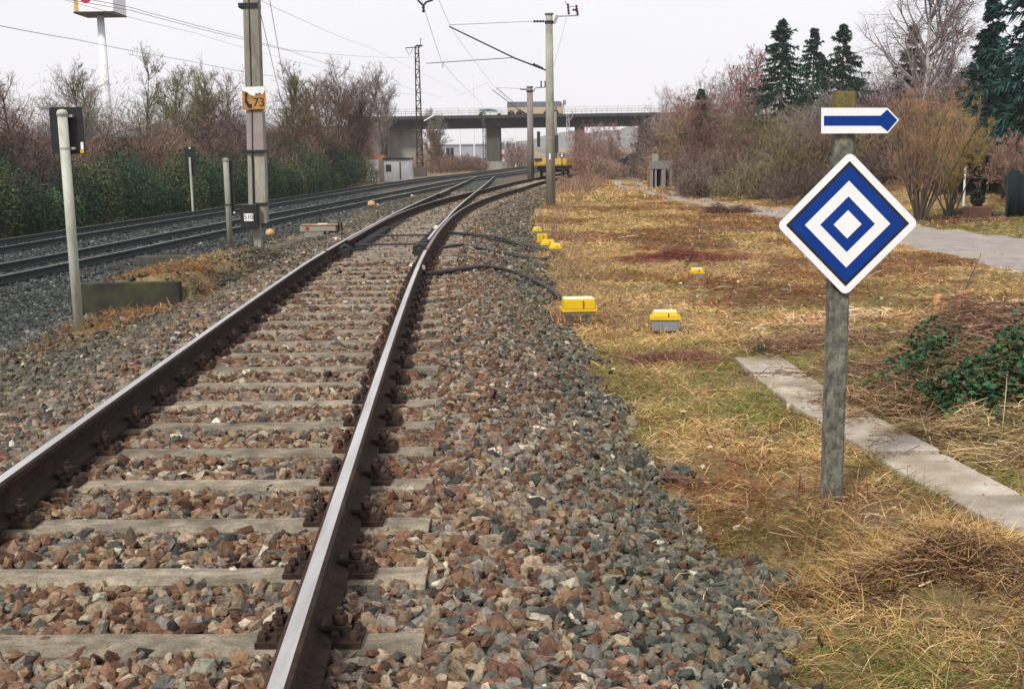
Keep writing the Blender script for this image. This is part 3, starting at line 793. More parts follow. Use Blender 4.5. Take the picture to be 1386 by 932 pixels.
# fallen leaves
r = np.random.default_rng(12)
def leaves(name, n, xr, yr, size, cols_, label, cat, up=.3, zadd=.012, mask=None, m='veg', **kw):
    x = r.uniform(*xr, n); Y = r.uniform(*yr, n)
    if mask is not None: k = mask(x, Y, r); x, Y = x[k], Y[k]; n = len(x)
    q = np.array([(-.5, 0, 0), (-.15, -.32, .08), (.5, 0, .02), (-.15, .32, .10)])
    s = r.uniform(size[0], size[1], n)
    R_ = rotm(n, r, 0.3)
    V = np.einsum('nij,nkj->nki', R_, q[None] * s[:, None, None]) + np.stack([x, Y, hz(x, Y) + zadd + (r.uniform(0, up, n) if up else 0)], -1)[:, None]
    c = np.array(cols_)[r.integers(0, len(cols_), n)] * r.uniform(.6, 1.2, (n, 1))
    F = (np.arange(4)[None] + (np.arange(n) * 4)[:, None])
    return link(name, fmesh(name, V.reshape(-1, 3), [F], cols=np.repeat(c, 4, axis=0)), M[m], label=label, cat=cat, kind='stuff', **kw)
leaves('fallen_leaves', 1500, (.7, 9), (3.3, 22), (.03, .075), [(.35, .16, .08), (.5, .33, .2), (.24, .11, .06), (.62, .5, .38)], 'brown fallen leaves scattered over the dry grass', 'fallen leaves', up=.02, mask=lambda x, Y, r: (ballast_mask(x, Y) < .4))
leaves('leaf_litter', 2600, (11.2, 14.2), (29.5, 33.5), (.05, .11), [(.20, .075, .055), (.26, .12, .085), (.15, .07, .05)], 'red-brown leaf litter under the large willow bush', 'leaf litter', up=.02)

def twiglitter():
    r = np.random.default_rng(77); n = 16000
    Y = 3.3 + 24 * r.random(n) ** 1.5; x = r.uniform(.5, 4.0, n) + r.random(n) * .45 * Y * .9
    k = (r.random(n) > ballast_mask(x, Y)) & notlane(x, Y, r) & (r.random(n) < np.clip(.5 + 1.0 * vnoise(x, Y, .9, 66), .08, 1)); x, Y = x[k], Y[k]; n = len(x)
    a = r.uniform(0, 2 * math.pi, n); L_ = r.uniform(.04, .28, n); z = hz(x, Y) + r.uniform(.005, .045, n)
    d = np.stack([np.cos(a), np.sin(a), r.normal(0, .12, n)], -1)
    P0 = np.stack([x, Y, z], -1); P1 = P0 + d * (L_ * .5)[:, None] + r.normal(0, .012, (n, 3)); P2 = P1 + d * (L_ * .5)[:, None]
    pal = np.array([(.10, .055, .04), (.16, .09, .06), (.045, .03, .025), (.30, .2, .12), (.22, .09, .06), (.5, .4, .28)])
    c = pal[r.integers(0, 6, n)] * r.uniform(.6, 1.3, (n, 1))
    v = ribbons(P0, P1, P2, r.uniform(.0012, .0035, n) * (1 + Y * .06), c, r)
    link('twig_litter', fmesh('twig_litter', v[0], [v[1]], cols=v[2]), M['veg'], label='small dark twigs and stalk fragments strewn over the cleared ground', cat='twig litter', kind='stuff')
twiglitter()

# ------------------------------------------------------------------ bare trees and bushes
def vtube(Pts, Rad, sides, cols):
    """Pts (n,k,3), Rad (n,k)"""
    n, k, _ = Pts.shape
    d = Pts[:, -1] - Pts[:, 0]; d /= np.linalg.norm(d, axis=1)[:, None] + 1e-9
    a = np.where((np.abs(d[:, 2]) > .8)[:, None], np.array([1., 0, 0]), np.array([0, 0, 1.]))
    x = np.cross(d, a); x /= np.linalg.norm(x, axis=1)[:, None]; y = np.cross(d, x)
    t = np.arange(sides) * 2 * math.pi / sides
    ring = x[:, None] * np.cos(t)[None, :, None] + y[:, None] * np.sin(t)[None, :, None]
    V = Pts[:, :, None] + ring[:, None] * Rad[:, :, None, None]
    I = np.arange(n * k * sides).reshape(n, k, sides); J = np.roll(I, -1, axis=2)
    F = np.stack([I[:, :-1], J[:, :-1], J[:, 1:], I[:, 1:]], -1).reshape(-1, 4)
    return V.reshape(-1, 3), F, np.repeat(cols, k * sides, axis=0)
def limbs(P0, D, L_, up, jit, r, seg=3):
    n = len(P0); P = [P0]; d = D.copy()
    for s in range(seg):
        d = d + r.normal(0, jit, (n, 3)); d[:, 2] += up; d /= np.linalg.norm(d, axis=1)[:, None]
        P.append(P[-1] + d * (L_ / seg)[:, None])
    return np.stack(P, 1)
def children(Pts, L_, R_, m, t0, t1, ang, ratio, r, decay=.5):
    n, k, _ = Pts.shape
    i = np.repeat(np.arange(n), m); t = r.uniform(t0, t1, n * m)
    f = t * (k - 1); j = np.minimum(f.astype(int), k - 2); w = (f - j)[:, None]
    P0 = Pts[i, j] * (1 - w) + Pts[i, j + 1] * w
    d = Pts[i, j + 1] - Pts[i, j]; d /= np.linalg.norm(d, axis=1)[:, None] + 1e-9
    s = np.cross(d, r.normal(size=(n * m, 3))); s /= np.linalg.norm(s, axis=1)[:, None] + 1e-9
    a = r.normal(ang, .22, n * m)[:, None]
    D = d * np.cos(a) + s * np.sin(a)
    return P0, D, L_[i] * ratio * (1 - decay * t) * r.uniform(.6, 1.25, n * m), R_[i] * .5 * (1 - .5 * t)
class Acc:
    def __init__(s): s.V = []; s.F = []; s.C = []; s.o = 0
    def add(s, t):
        v, f, c = t; s.V.append(v); s.F.append(f + s.o); s.C.append(c); s.o += len(v)
    def mesh(s, name, smooth=False): return fmesh(name, np.concatenate(s.V), [np.concatenate(s.F)], cols=np.concatenate(s.C), smooth=smooth)
def tcol(base, n, r, var=.25): return np.array(base)[None] * r.uniform(1 - var, 1 + var, (n, 1))
def bare(name, X, Y, h, label, cat='tree', seed=0, stems=1, rad=.09, n1=14, n2=6, n3=6, n4=3, spread=.4, up=.10, ang=.75, t0=.25, color=(.14, .10, .08), tip=None, trunkmat=None, group=None, z0=None, tw=.006, fan=.12, droop=0, stem_t=(.85, 1), buds=0, budcol=(.3, .12, .08)):
    r = np.random.default_rng(seed + 1000)
    tip = tip or color
    zb = float(hz(X, Y)) - .05 if z0 is None else z0
    root = empty(name, (X, Y, zb), label=label, cat=cat, group=group)
    a = r.uniform(0, 2 * math.pi, stems)
    D = np.stack([np.cos(a) * fan, np.sin(a) * fan, np.ones(stems)], -1) + r.normal(0, .03, (stems, 3))
    if stems > 1: D[:, :2] *= r.uniform(.3, 1.6, (stems, 1))
    D /= np.linalg.norm(D, axis=1)[:, None]
    P0 = np.stack([np.cos(a) * rad * 1.3, np.sin(a) * rad * 1.3, np.zeros(stems)], -1) * (stems > 1)
    Ls = h * r.uniform(*stem_t, stems)
    S = limbs(P0, D, Ls, .05, .05, r, 8)
    RS = np.linspace(1, .12, 9)[None] * rad * r.uniform(.7, 1.1, (stems, 1))
    T = Acc(); T.add(vtube(S, RS, 7, tcol((.3, .25, .2), stems, r)))
    me = T.mesh('trunk', True)
    link('trunk', me, trunkmat or M['bark'], root)
    A = Acc()
    p, d, l, R1 = children(S, Ls * spread, RS[:, 0], n1, t0, .98, ang, 1.0, r, .55)
    B1 = limbs(p, d, l, up, .12, r, 4); A.add(vtube(B1, np.linspace(1, .3, 5)[None] * R1[:, None], 4, tcol(color, len(p), r)))
    p, d, l, R2 = children(B1, l, R1, n2, .15, 1, .7, .55, r, .4); R2 = np.maximum(R2, tw * .9)
    B2 = limbs(p, d, l, up * .7 - droop, .15, r, 3); A.add(vtube(B2, np.linspace(1, .4, 4)[None] * R2[:, None], 3, tcol(color, len(p), r)))
    p, d, l, R3 = children(B2, l, R2, n3, .1, 1, .65, .6, r, .3)
    B3 = limbs(p, d, l, up * .6 - droop * 1.5, .18, r, 2)
    A.add(ribbons(B3[:, 0], B3[:, 1], B3[:, 2], np.full(len(p), tw), tcol(tip, len(p), r, .35), r))
    if n4:
        p, d, l, R4 = children(B3, l, R3, n4, .1, 1, .6, .6, r, .3)
        B4 = limbs(p, d, np.maximum(l, .12), up * .5 - droop * 2, .2, r, 2)
        A.add(ribbons(B4[:, 0], B4[:, 1], B4[:, 2], np.full(len(p), tw * .7), tcol(tip, len(p), r, .35), r))
    link('crown', A.mesh('crown'), M['twig'], root)
    return root
def twigmass(name, boxes, label, cat, seed, colors, m='twig', leaf=False, kind='stuff', group=None, lw=(.05, .11)):
    """a thicket: every box (x,y,rx,ry,height,count,ti) is filled with up-reaching twigs, or leaves"""
    r = np.random.default_rng(seed); A = Acc()
    for (x, y, rx, ry, h, n, ci) in boxes:
        th = r.uniform(0, 2 * math.pi, n); q = np.sqrt(r.random(n))
        px = x + rx * q * np.cos(th); py = y + ry * q * np.sin(th)
        hh = h * np.sqrt(np.clip(1 - .75 * q ** 2.2, 0, 1)) * (1 + .22 * vnoise(px * 2.1, py, .6, seed % 90)) * (.92 + .16 * r.random(n))
        c = np.array(colors[ci])[None] * r.uniform(.5, 1.5, (n, 1)) * (1 + .08 * r.normal(size=(n, 3)))
        if leaf:
            zz = hh * r.uniform(.0, 1, n) ** .7
            qd = np.array([(-.5, 0, 0), (0, -.4, .1), (.5, 0, 0), (0, .4, .1)]); s = r.uniform(lw[0], lw[1], n)
            V = np.einsum('nij,nkj->nki', rotm(n, r, 1), qd[None] * s[:, None, None]) + np.stack([px, py, hz(px, py) + zz], -1)[:, None]
            A.add((V.reshape(-1, 3), np.arange(4)[None] + (np.arange(n) * 4)[:, None], np.repeat(np.clip(c, .003, .9), 4, axis=0)))
        else:
            z0 = hh * r.uniform(0, .97, n) ** .8
            L_ = np.minimum(r.uniform(.25, .8, n), hh - z0 + .3)
            d = r.normal(0, .8, (n, 3)); d[:, 2] = .8 + .6 * d[:, 2]; d /= np.linalg.norm(d, axis=1)[:, None]
            P0 = np.stack([px, py, hz(px, py) + z0], -1)
            P1 = P0 + d * (L_ * .5)[:, None]; d2 = d + r.normal(0, .25, (n, 3)); P2 = P1 + d2 * (L_ * .5)[:, None]
            w = .003 + .00011 * py
            A.add(ribbons(P0, P1, P2, w * r.uniform(.6, 1.6, n), np.clip(c, .005, .9), r))
    me = A.mesh(name)
    return link(name, me, M[m], label=label, cat=cat, kind=kind, group=group)

BR = (.17, .115, .09); PU = (.175, .12, .115); OL = (.15, .125, .065); TAN = (.30, .21, .13); RED = (.22, .12, .105); DK = (.075, .06, .055); GRY = (.22, .19, .175)
GREENS = [(.020, .058, .024), (.038, .085, .03), (.014, .036, .018), (.075, .10, .035)]
# left hedge of evergreen bramble right behind the far track
bx = []
for Y in np.arange(20, 88, 2.0):
    s = 1 + Y / 90
    bx.append((float(xA(Y)) - 3.5 - .2 * math.sin(Y), Y, 1.4, 1.8, 2.5 + .6 * math.sin(Y * .7) + .3 * math.sin(Y * 1.9), int(7000 / s), int(Y / 2.0) % 4))
    bx.append((float(xA(Y)) - 4.8, Y + .8, 1.4, 1.5, 3.4 + .5 * math.sin(Y * 1.3), int(1300 / s), (int(Y) + 2) % 4))
twigmass('hedge', bx, 'dark green bramble hedge running along the far side of the main line', 'hedge', 3, GREENS, 'leaf', True, lw=(.05, .12))
# brown thicket behind the hedge
bx = []
rr_ = np.random.default_rng(44)
for Y in np.arange(20, 103, 2.2):
    for off in (5.4, 8.2, 11):
        if Y > 84 and off < 8: continue
        bx.append((float(xA(Y)) - off - rr_.uniform(-.6, .6), Y, 1.9, 2.2, rr_.uniform(2.6, 4.5) + (.6 if off > 6 else -.4) + .004 * Y, 2900, int(rr_.integers(0, 5))))
for p_, Y, h_ in ((580, 146, 3.4), (592, 140, 2.4), (604, 150, 2.2), (616, 150, 2.0), (628, 152, 2.0), (640, 152, 1.9), (690, 185, 4.2), (704, 190, 4.6)):
    bx.append((float(at(p_, 220, Y)[0]), Y, 2.2, 1.6, h_, 1500, 4))
twigmass('thicket', bx, 'dense purple-brown leafless thicket behind the green hedge on the left', 'thicket', 9, [BR, PU, (.15, .12, .075), DK, (.21, .13, .10)])

bx = []
for Y in np.arange(40, 120, 3.2):
    bx.append((float(xA(Y)) - 15 - rr_.uniform(0, 5), Y, 3.2, 3, rr_.uniform(5.2, 7.2) + .01 * Y, 1500, int(rr_.integers(0, 3))))
twigmass('woodland', bx, 'haze-tinted grey-brown bare woodland far behind the left hedge', 'woodland', 29, [(.24, .20, .18), (.26, .21, .20), (.22, .20, .15)])  # distance haze is mixed into these pale twig colours
bx = []
for px_ in range(1150, 1400, 13): Y = rr_.uniform(84, 100); bx.append((float(at(px_, 200, Y)[0]), Y, 3, 3, float(at(px_, rr_.uniform(98, 130), Y)[2]) + .3, 1900, int(rr_.integers(0, 3))))
for px_ in range(885, 1050, 14): Y = rr_.uniform(92, 105); bx.append((float(at(px_, 200, Y)[0]), Y, 3, 3, float(at(px_, np.interp(px_, [885, 950, 1010, 1050], [150, 126, 102, 95]) + rr_.uniform(-6, 14), Y)[2]) + .3, 1200, int(rr_.integers(0, 3))))
twigmass('woodland', bx, 'haze-tinted mauve-brown bare woodland beyond the right-hand bank', 'woodland', 30, [(.22, .17, .175), (.24, .185, .17), (.19, .15, .15)])  # twigs coloured pale to stand for haze over distance
LT = [  # photo column, distance, crown top row, stems, colour
    (30, 44, 118, 2, BR), (95, 52, 122, 2, GRY), (132, 66, 95, 2, OL), (182, 60, 84, 1, (.15, .14, .08)), (222, 70, 96, 2, (.15, .14, .08)), (262, 74, 100, 2, OL), (300, 80, 104, 3, PU),
    (384, 78, 103, 2, OL), (415, 88, 112, 2, BR), (442, 92, 110, 3, BR), (476, 95, 99, 4, (.16, .11, .085)), (500, 104, 120, 2, PU), (520, 118, 122, 2, GRY), (583, 150, 150, 2, GRY), (597, 140, 175, 2, BR)]
ldesc = ['bare tree at the left frame edge with a reddish-brown crown', 'thin grey leafless tree just behind the black board', 'greenish leafless tree left of the white pylon mast', 'tallest bare tree just right of the white pylon, with visible forked trunk', 'second bare greenish tree to the right of the white pylon', 'olive-tinged bare tree above the small dark signal board', 'purplish many-stemmed bare tree left of the big concrete mast', 'olive bare tree just right of the big concrete mast', 'slim brown bare tree behind the guy wires of the mast', 'brown bare tree left of the tall rounded crown above the hut', 'broad dense rounded brown tree above the small white hut', 'purple-grey bare tree between the rounded crown and the bridge', 'open grey bare tree left of the bridge end', 'small grey bare tree below the bridge, right of the lattice mast', 'low brown bare tree under the bridge left of the grey factory']
for i, (px, Y, ty, st, c) in enumerate(LT):
    X = at(px, 200, Y)[0]; zt = at(px, ty, Y)[2]; zb = float(hz(X, Y)); h = (zt - zb)
    bare('bare_tree', float(X), Y, h, ldesc[i], seed=i, stems=st, rad=.05 + .009 * h, n1=30, n2=7, n3=6, n4=3, spread=.40, ang=.7, t0=.3, color=c, tip=tuple(v * 1.05 for v in c), tw=.0025 + .00007 * Y, group='bare trees behind the left hedge', fan=.2)

# right side vegetation
RB = [  # column, distance, top row, half width m, colour, kind, label
    (893, 84, 158, 1.5, PU, 'low purple-grey bush at the right end of the bridge'),
    (912, 82, 158, 1.7, TAN, 'pale tan leafless bush above the grey stone huts'),
    (948, 79, 160, 1.9, OL, 'olive bush beside the grey stone huts'),
    (962, 68, 140, 1.8, RED, 'reddish bush left of the row of spruces'),
    (985, 60, 148, 2.2, BR, 'brown leafless bush on the bank left of the spruces'),
    (1003, 52, 185, 2.0, BR, 'low purple bush at the foot of the bank in front of the spruces'),
    (1030, 55, 160, 2.2, OL, 'olive-grey bush right in front of the leftmost spruce'),
    (1062, 47, 170, 2.1, (.20, .17, .09), 'yellowish-green bush at the lane edge left of the diamond sign'),
    (1085, 52, 132, 2.4, GRY, 'tall grey twiggy bush left of the blue arrow plate'),
    (1108, 47, 165, 1.8, BR, 'brown bush directly behind the upper left edge of the diamond sign'),
    (1160, 50, 150, 2.0, BR, 'brown bush directly behind the sign post'),
    (1185, 46, 195, 1.7, RED, 'reddish bush below the tip of the arrow plate'),
    (1215, 44, 190, 1.4, DK, 'dark bush between the diamond sign and the willow bush'),
    (978, 51, 205, 1.4, (.2, .14, .11), 'low mauve bush beside the bend of the lane'),
    (935, 90, 128, 2.5, BR, 'tall faint brown bush left of the dark yew'),
]
for i, (px, Y, ty, hw, c, lab) in enumerate(RB):
    X = float(at(px, 230, Y)[0]); h = float(at(px, ty, Y)[2]) - float(hz(X, Y))
    root = bare('bush', X, Y, h * 1.05, lab, cat='bush', seed=300 + i, stems=10, rad=.04, n1=9, n2=6, n3=6, n4=2, spread=.55, up=.05, ang=.75, t0=.15, stem_t=(.55, 1.05), color=c, tip=tuple(v * 1.05 for v in c), tw=.0028 + .00008 * Y, fan=.38, group='leafless bushes on the right-hand bank')
    s = twigmass('twigs', [(X, Y, hw, hw * .8, h * .62, 2600, 0), (X - hw * .8, Y - .6, hw * .7, hw * .6, h * .5, 1400, 1), (X + hw * .8, Y - .5, hw * .7, hw * .6, h * .42, 1400, 0)], None, None, 60 + i, [c, tuple(v * .75 + .03 for v in c)], kind=None)
    s.parent = root; s.location = -root.location
# undergrowth filling the bank foot
bx = []
for i in range(34):
    Y = 42 + 36 * rr_.random(); X = float(lanex(Y)) + 2.2 + rr_.uniform(0, 6)
    bx.append((X, Y, 1.6, 1.4, rr_.uniform(.5, 1.5), 1200, int(rr_.integers(0, 5))))
for i in range(40):
    Y = 55 + 60 * rr_.random(); X = float(lanex(Y)) + 4 + rr_.uniform(0, 20)
    bx.append((X, Y, 2.4, 2.4, rr_.uniform(1.4, 3.2), 1500, int(rr_.integers(0, 5))))
for i in range(26):
    X = rr_.uniform(14, 34); Y = rr_.uniform(46, 70)
    bx.append((X, Y, 2.4, 2.4, rr_.uniform(1.8, 3.6), 2000, int(rr_.integers(0, 5))))
twigmass('undergrowth', bx, 'tangled brown and olive undergrowth covering the right-hand bank beyond the lane', 'undergrowth', 19, [BR, PU, OL, (.24, .17, .10), DK])
# scrub between siding and lane, in front of the bridge's right part
bx = [(float(at(p, 230, Y)[0]), Y, w, w, h, n, c) for p, Y, w, h, n, c in ((800, 90, 1.8, 2.0, 3000, 0), (822, 86, 1.6, 1.5, 2000, 1), (812, 105, 2.6, 3.0, 3000, 2), (792, 108, 2, 3.0, 2200, 0), (840, 125, 2.5, 1.6, 1500, 1), (830, 98, 1.6, 1.0, 1000, 2))]
twigmass('scrub', bx, 'pale reddish-brown scrub between the yellow wagon and the lane', 'scrub', 23, [(.27, .16, .13), (.28, .19, .15), (.22, .15, .13)])

for px, Y, ty, k in ((800, 92, 172, 1), (818, 96, 168, 2), (833, 100, 182, 3), (788, 104, 178, 4)):
    X = float(at(px, 200, Y)[0]); bare('scrub_bush', X, Y, float(at(px, ty, Y)[2]) - float(hz(X, Y)), ['', 'nearest thin reddish bush right of the yellow wagon', 'tallest thin reddish bush in front of the right bridge opening', 'small thin bush at the left side of the lane bend', 'thin reddish bush just behind the shunting signal'][k], cat='bush', seed=400 + k, stems=7, rad=.03, n1=9, n2=6, n3=5, n4=2, spread=.45, up=.12, ang=.55, t0=.15, color=(.26, .17, .15), tip=(.29, .18, .16), tw=.008, fan=.35)
def spruce(name, X, Y, h, label, seed, rb, group=None, dens=1., cols=((.012, .035, .026), (.02, .055, .04), (.03, .075, .05)), open_=0.):
    r = np.random.default_rng(seed); zb = float(hz(X, Y)) - .05
    root = empty(name, (X, Y, zb), label=label, cat='conifer', group=group)
    b = MB(); b.tube([(0, 0, 0), (0, 0, h * .5), (0, 0, h * .98)], [.03 * h * .6, .012 * h, .01], 7); b.build('trunk', M['bark'], root, smooth=True)
    A = Acc(); nw = int(h * 3.4 * dens)
    t = np.linspace(.06, .985, nw)
    lev = np.repeat(t, 8) + r.normal(0, .006, nw * 8)
    n = len(lev); a = r.uniform(0, 2 * math.pi, n)
    L_ = rb * 1.15 * (1 - lev) ** .95 * r.uniform(.5, 1.2, n) * (1 + .25 * np.sin(lev * h * 5.5 + a * 2)) + .10
    P0 = np.stack([np.zeros(n), np.zeros(n), lev * h], -1)
    D = np.stack([np.cos(a), np.sin(a), np.full(n, .10) + .5 * (lev > .85)], -1)
    B = limbs(P0, D, L_, -.13, .05, r, 4)
    B[:, -1, 2] += L_ * .10
    A.add(vtube(B, np.linspace(1, .3, 5)[None] * (.008 + .01 * L_)[:, None], 3, tcol((.04, .035, .03), n, r)))
    m = int(42 * dens)
    p, d, l, _ = children(B, np.full(n, .55) * (.45 + .55 * L_ / rb), np.full(n, .01), m, .12, 1, .8, 1, r, .4)
    d[:, 2] -= .22
    e = p + d * (l * .5)[:, None]; e2 = e + (d + np.array([0, 0, -.15])) * (l * .5)[:, None]
    c = np.array(cols)[r.integers(0, len(cols), len(p))] * r.uniform(.6, 1.35, (len(p), 1))
    A.add(ribbons(p, e, e2, r.uniform(.022, .05, len(p)), c, r))
    link('crown', A.mesh('crown'), M['leaf'], root)
for i, (px, Y, ty, rb, lab) in enumerate([(1055, 68, 26, 3.9, 'tallest and broadest of the three dark spruces on the right skyline'), (1098, 76, 38, 3.0, 'narrow middle one of the three dark spruces on the right skyline'), (1137, 70, 33, 3.3, 'rightmost of the three dark spruces, just above the arrow plate')]):
    X = float(at(px, 200, Y)[0]); h = float(at(px, ty, Y)[2]) - float(hz(X, Y))
    spruce('spruce_tree', X, Y, h, lab, 5 + i, rb, 'three dark spruces on the right skyline')
X = float(at(1408, 100, 40)[0]); spruce('conifer_tree', X, 40, 9.4, 'large dark blue-green conifer cut off by the right frame edge', 31, 2.6, dens=1.25, cols=((.008, .04, .038), (.014, .06, .05), (.02, .075, .06)))
X = float(at(1340, 100, 46)[0]); spruce('conifer_tree', X, 46, 6.4, 'lower dark conifer beside the large one at the right frame edge', 33, 1.5, dens=1.2, cols=((.008, .03, .028), (.014, .05, .04)))
X = float(at(948, 200, 78)[0]); spruce('conifer_tree', X, 78, 5.6, 'small rounded dark green conifer among brown bushes left of the spruces', 35, 2.0, dens=1.1, cols=((.03, .06, .025), (.045, .075, .03)))
X = float(at(1228, 200, 62)[0]); spruce('conifer_tree', X, 62, 7.0, 'dark slender conifer hidden behind the birch trunk', 36, 1.7, dens=.8, cols=((.02, .022, .026), (.03, .03, .035)))
X = float(at(872, 200, 105)[0]); spruce('conifer_tree', X, 105, 4.3, 'small blue-green conifer under the right end of the bridge', 37, 1.9, cols=((.015, .05, .045), (.03, .08, .07)))
twigmass('shrub', [(float(at(858, 218, 95)[0]), 95, 1.6, 1.3, 1.9, 2600, 0), (float(at(882, 215, 88)[0]), 88, 1.1, 1.1, 2.3, 1500, 1)], 'dark evergreen shrub beside the pale bend of the lane under the bridge', 'shrub', 77, [(.012, .04, .028), (.05, .055, .03)], 'leaf', True, kind=None, lw=(.12, .22))

def bt(name, px, Y, ty, lab, **k):
    X = float(at(px, 200, Y)[0]); h = float(at(px, ty, Y)[2]) - float(hz(X, Y))
    return bare(name, X, Y, h, lab, **k)
bt('birch_tree', 1238, 56, -40, 'tall white-barked birch with two trunks rising above the arrow tip', seed=91, stems=2, rad=.19, n1=26, n2=8, n3=8, n4=5, spread=.5, up=.07, droop=.08, ang=.7, t0=.25, color=(.24, .20, .20), tip=(.17, .13, .13), trunkmat=M['birch'], tw=.0042, fan=.03)
bt('birch_tree', 1262, 60, 10, 'thinner grey birch standing right of the white-barked one', seed=92, stems=1, rad=.10, n1=26, n2=8, n3=7, n4=3, spread=.34, up=.05, droop=.10, ang=.75, t0=.3, color=(.19, .15, .15), tip=(.16, .11, .12), trunkmat=M['birch'], tw=.008)
bt('bare_tree', 1010, 84, 82, 'reddish bare tree touching the left side of the tallest spruce', seed=93, stems=3, rad=.10, n1=20, n2=7, n3=6, n4=3, color=(.26, .13, .12), tip=(.28, .13, .13), tw=.013, fan=.15)
bt('bare_tree', 985, 100, 98, 'faint grey bare tree left of the reddish one', seed=94, stems=2, rad=.10, n1=18, n2=6, n3=6, n4=2, color=GRY, tw=.012, fan=.15)
bt('bare_tree', 900, 120, 118, 'very pale thin bare tree above the right end of the bridge', seed=95, stems=3, rad=.07, n1=14, n2=5, n3=5, n4=2, color=(.4, .33, .32), tw=.010, fan=.15)
bt('bare_tree', 1190, 78, 104, 'purple-grey bare tree between the rightmost spruce and the birch', seed=96, stems=3, rad=.10, n1=20, n2=7, n3=6, n4=3, color=(.2, .15, .17), tw=.011, fan=.2)
bt('bare_tree', 1305, 76, 100, 'purple-grey bare tree right of the birches', seed=97, stems=3, rad=.10, n1=20, n2=7, n3=6, n4=3, color=(.21, .15, .175), tw=.011, fan=.2)
bt('bare_tree', 1345, 66, 118, 'low mauve bare tree left of the large conifer', seed=98, stems=3, rad=.10, n1=20, n2=7, n3=6, n4=3, color=(.22, .15, .17), tw=.011, fan=.25)
for k, (px, Y, ty, c, lab) in enumerate([(1165, 80, 116, (.2, .15, .16), 'low purple-grey bare tree right next to the rightmost spruce'), (1215, 84, 118, (.19, .145, .16), 'dense mauve bare tree left of the birch trunks'), (1285, 84, 116, (.22, .16, .18), 'mauve bare tree behind the gap right of the birches'), (1325, 84, 122, (.22, .16, .18), 'far mauve bare tree left of the big dark conifer'),
        (965, 92, 132, BR, 'brown-grey bare tree above the small rounded conifer'), (1035, 80, 125, GRY, 'grey bare tree in the shade of the tallest spruce'), (1078, 62, 138, GRY, 'pale grey bare tree between the two left spruces, low'), (915, 96, 146, (.27, .17, .15), 'reddish-brown bare tree above the stone shelter'), (880, 100, 150, PU, 'purple-brown bare tree against the right end of the bridge')]):
    bt('bare_tree', px, Y, ty, lab, seed=500 + k, stems=4, rad=.07, n1=13, n2=6, n3=6, n4=3, spread=.42, color=c, tip=c, tw=.007, fan=.25, t0=.15)
bt('willow_bush', 1248, 31, 128, 'large broom-like orange-brown willow bush right of the diamond sign', cat='bush', seed=99, stems=15, rad=.04, n1=10, n2=6, n3=5, n4=2, spread=.36, up=.20, ang=.42, t0=.2, color=(.20, .14, .09), tip=(.33, .20, .12), tw=.0032, fan=.32)
bt('willow_bush', 1290, 33, 150, 'yellow-olive twiggy bush growing into the right side of the orange-brown one', cat='bush', seed=100, stems=10, rad=.035, n1=10, n2=6, n3=6, n4=3, spread=.42, up=.18, ang=.5, t0=.15, color=(.24, .20, .07), tip=(.30, .22, .09), tw=.0052, fan=.4)
bt('rose_bush', 1378, 36, 185, 'reddish-tan bare bush above the green netting at the right edge', cat='bush', seed=101, stems=10, rad=.03, n1=10, n2=7, n3=6, n4=3, spread=.5, up=.08, ang=.6, t0=.3, color=(.26, .17, .13), tip=(.31, .20, .16), tw=.0045, fan=.45)

# ------------------------------------------------------------------ bridge
YB = 165
zt = float(at(660, 158, YB)[2]); zu = float(at(660, 172.5, YB)[2])
br = empty('road_bridge', (0, YB, 0), label='long dark concrete road bridge crossing over the tracks in the distance', cat='bridge')
def W(px): return float(at(px, 200, YB)[0])
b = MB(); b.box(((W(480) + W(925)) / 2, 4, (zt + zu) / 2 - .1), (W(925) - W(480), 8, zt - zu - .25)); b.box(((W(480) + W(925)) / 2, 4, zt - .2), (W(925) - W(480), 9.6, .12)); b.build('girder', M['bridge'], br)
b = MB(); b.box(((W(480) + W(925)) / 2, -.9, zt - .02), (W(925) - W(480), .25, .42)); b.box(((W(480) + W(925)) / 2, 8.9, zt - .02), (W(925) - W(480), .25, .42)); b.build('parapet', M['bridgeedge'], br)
b = MB()
for yy in (-.9, 8.9):
    for z_ in (.55, .85, 1.15): b.box(((W(480) + W(925)) / 2, yy, zt + z_), (W(925) - W(480), .04, .04))
    for xx in np.arange(W(480), W(925), 1.5): b.box((xx, yy, zt + .6), (.045, .045, 1.1))
b.build('railing', M['zinc'], br)
for a0, a1, m_ in ((658, 677, 'pier'), (779, 792, 'pier'), (866, 879, 'pier')):
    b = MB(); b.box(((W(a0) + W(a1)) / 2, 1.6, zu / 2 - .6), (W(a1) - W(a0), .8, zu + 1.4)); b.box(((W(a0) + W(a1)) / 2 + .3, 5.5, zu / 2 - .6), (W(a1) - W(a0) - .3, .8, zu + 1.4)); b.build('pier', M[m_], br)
b = MB(); b.box(((W(522) + W(566)) / 2, 5, zu / 2 - .6), (W(566) - W(522), 5, zu + 1.4)); b.build('abutment', M['abut'], br)
b = MB(); b.box((W(672), .2, -.1), (W(684) - W(657), 1.0, 1.6)); b.build('pier_base', M['abut'], br)
for sx in (-1, 1):
    e0 = W(522) if sx < 0 else W(880)
    rows = []
    for i in range(18):
        x = e0 + sx * i * 6
        top = max(zt - .5 - .42 * i, 0.)
        rows += [(x, YB - 12, -1.2), (x, YB - 1, top), (x, YB + 9, top), (x, YB + 24, -1.2)]
    I = np.arange(len(rows)).reshape(-1, 4)
    F = np.concatenate([np.stack([I[:-1, k], I[:-1, k + 1], I[1:, k + 1], I[1:, k]], -1) for k in range(3)] + [I[:1]])
    link('terrain', fmesh('terrain', np.array(rows), [F]), mat('embankment', (.085, .065, .05), (.05, .042, .032), .6, .95, .3), kind='structure')

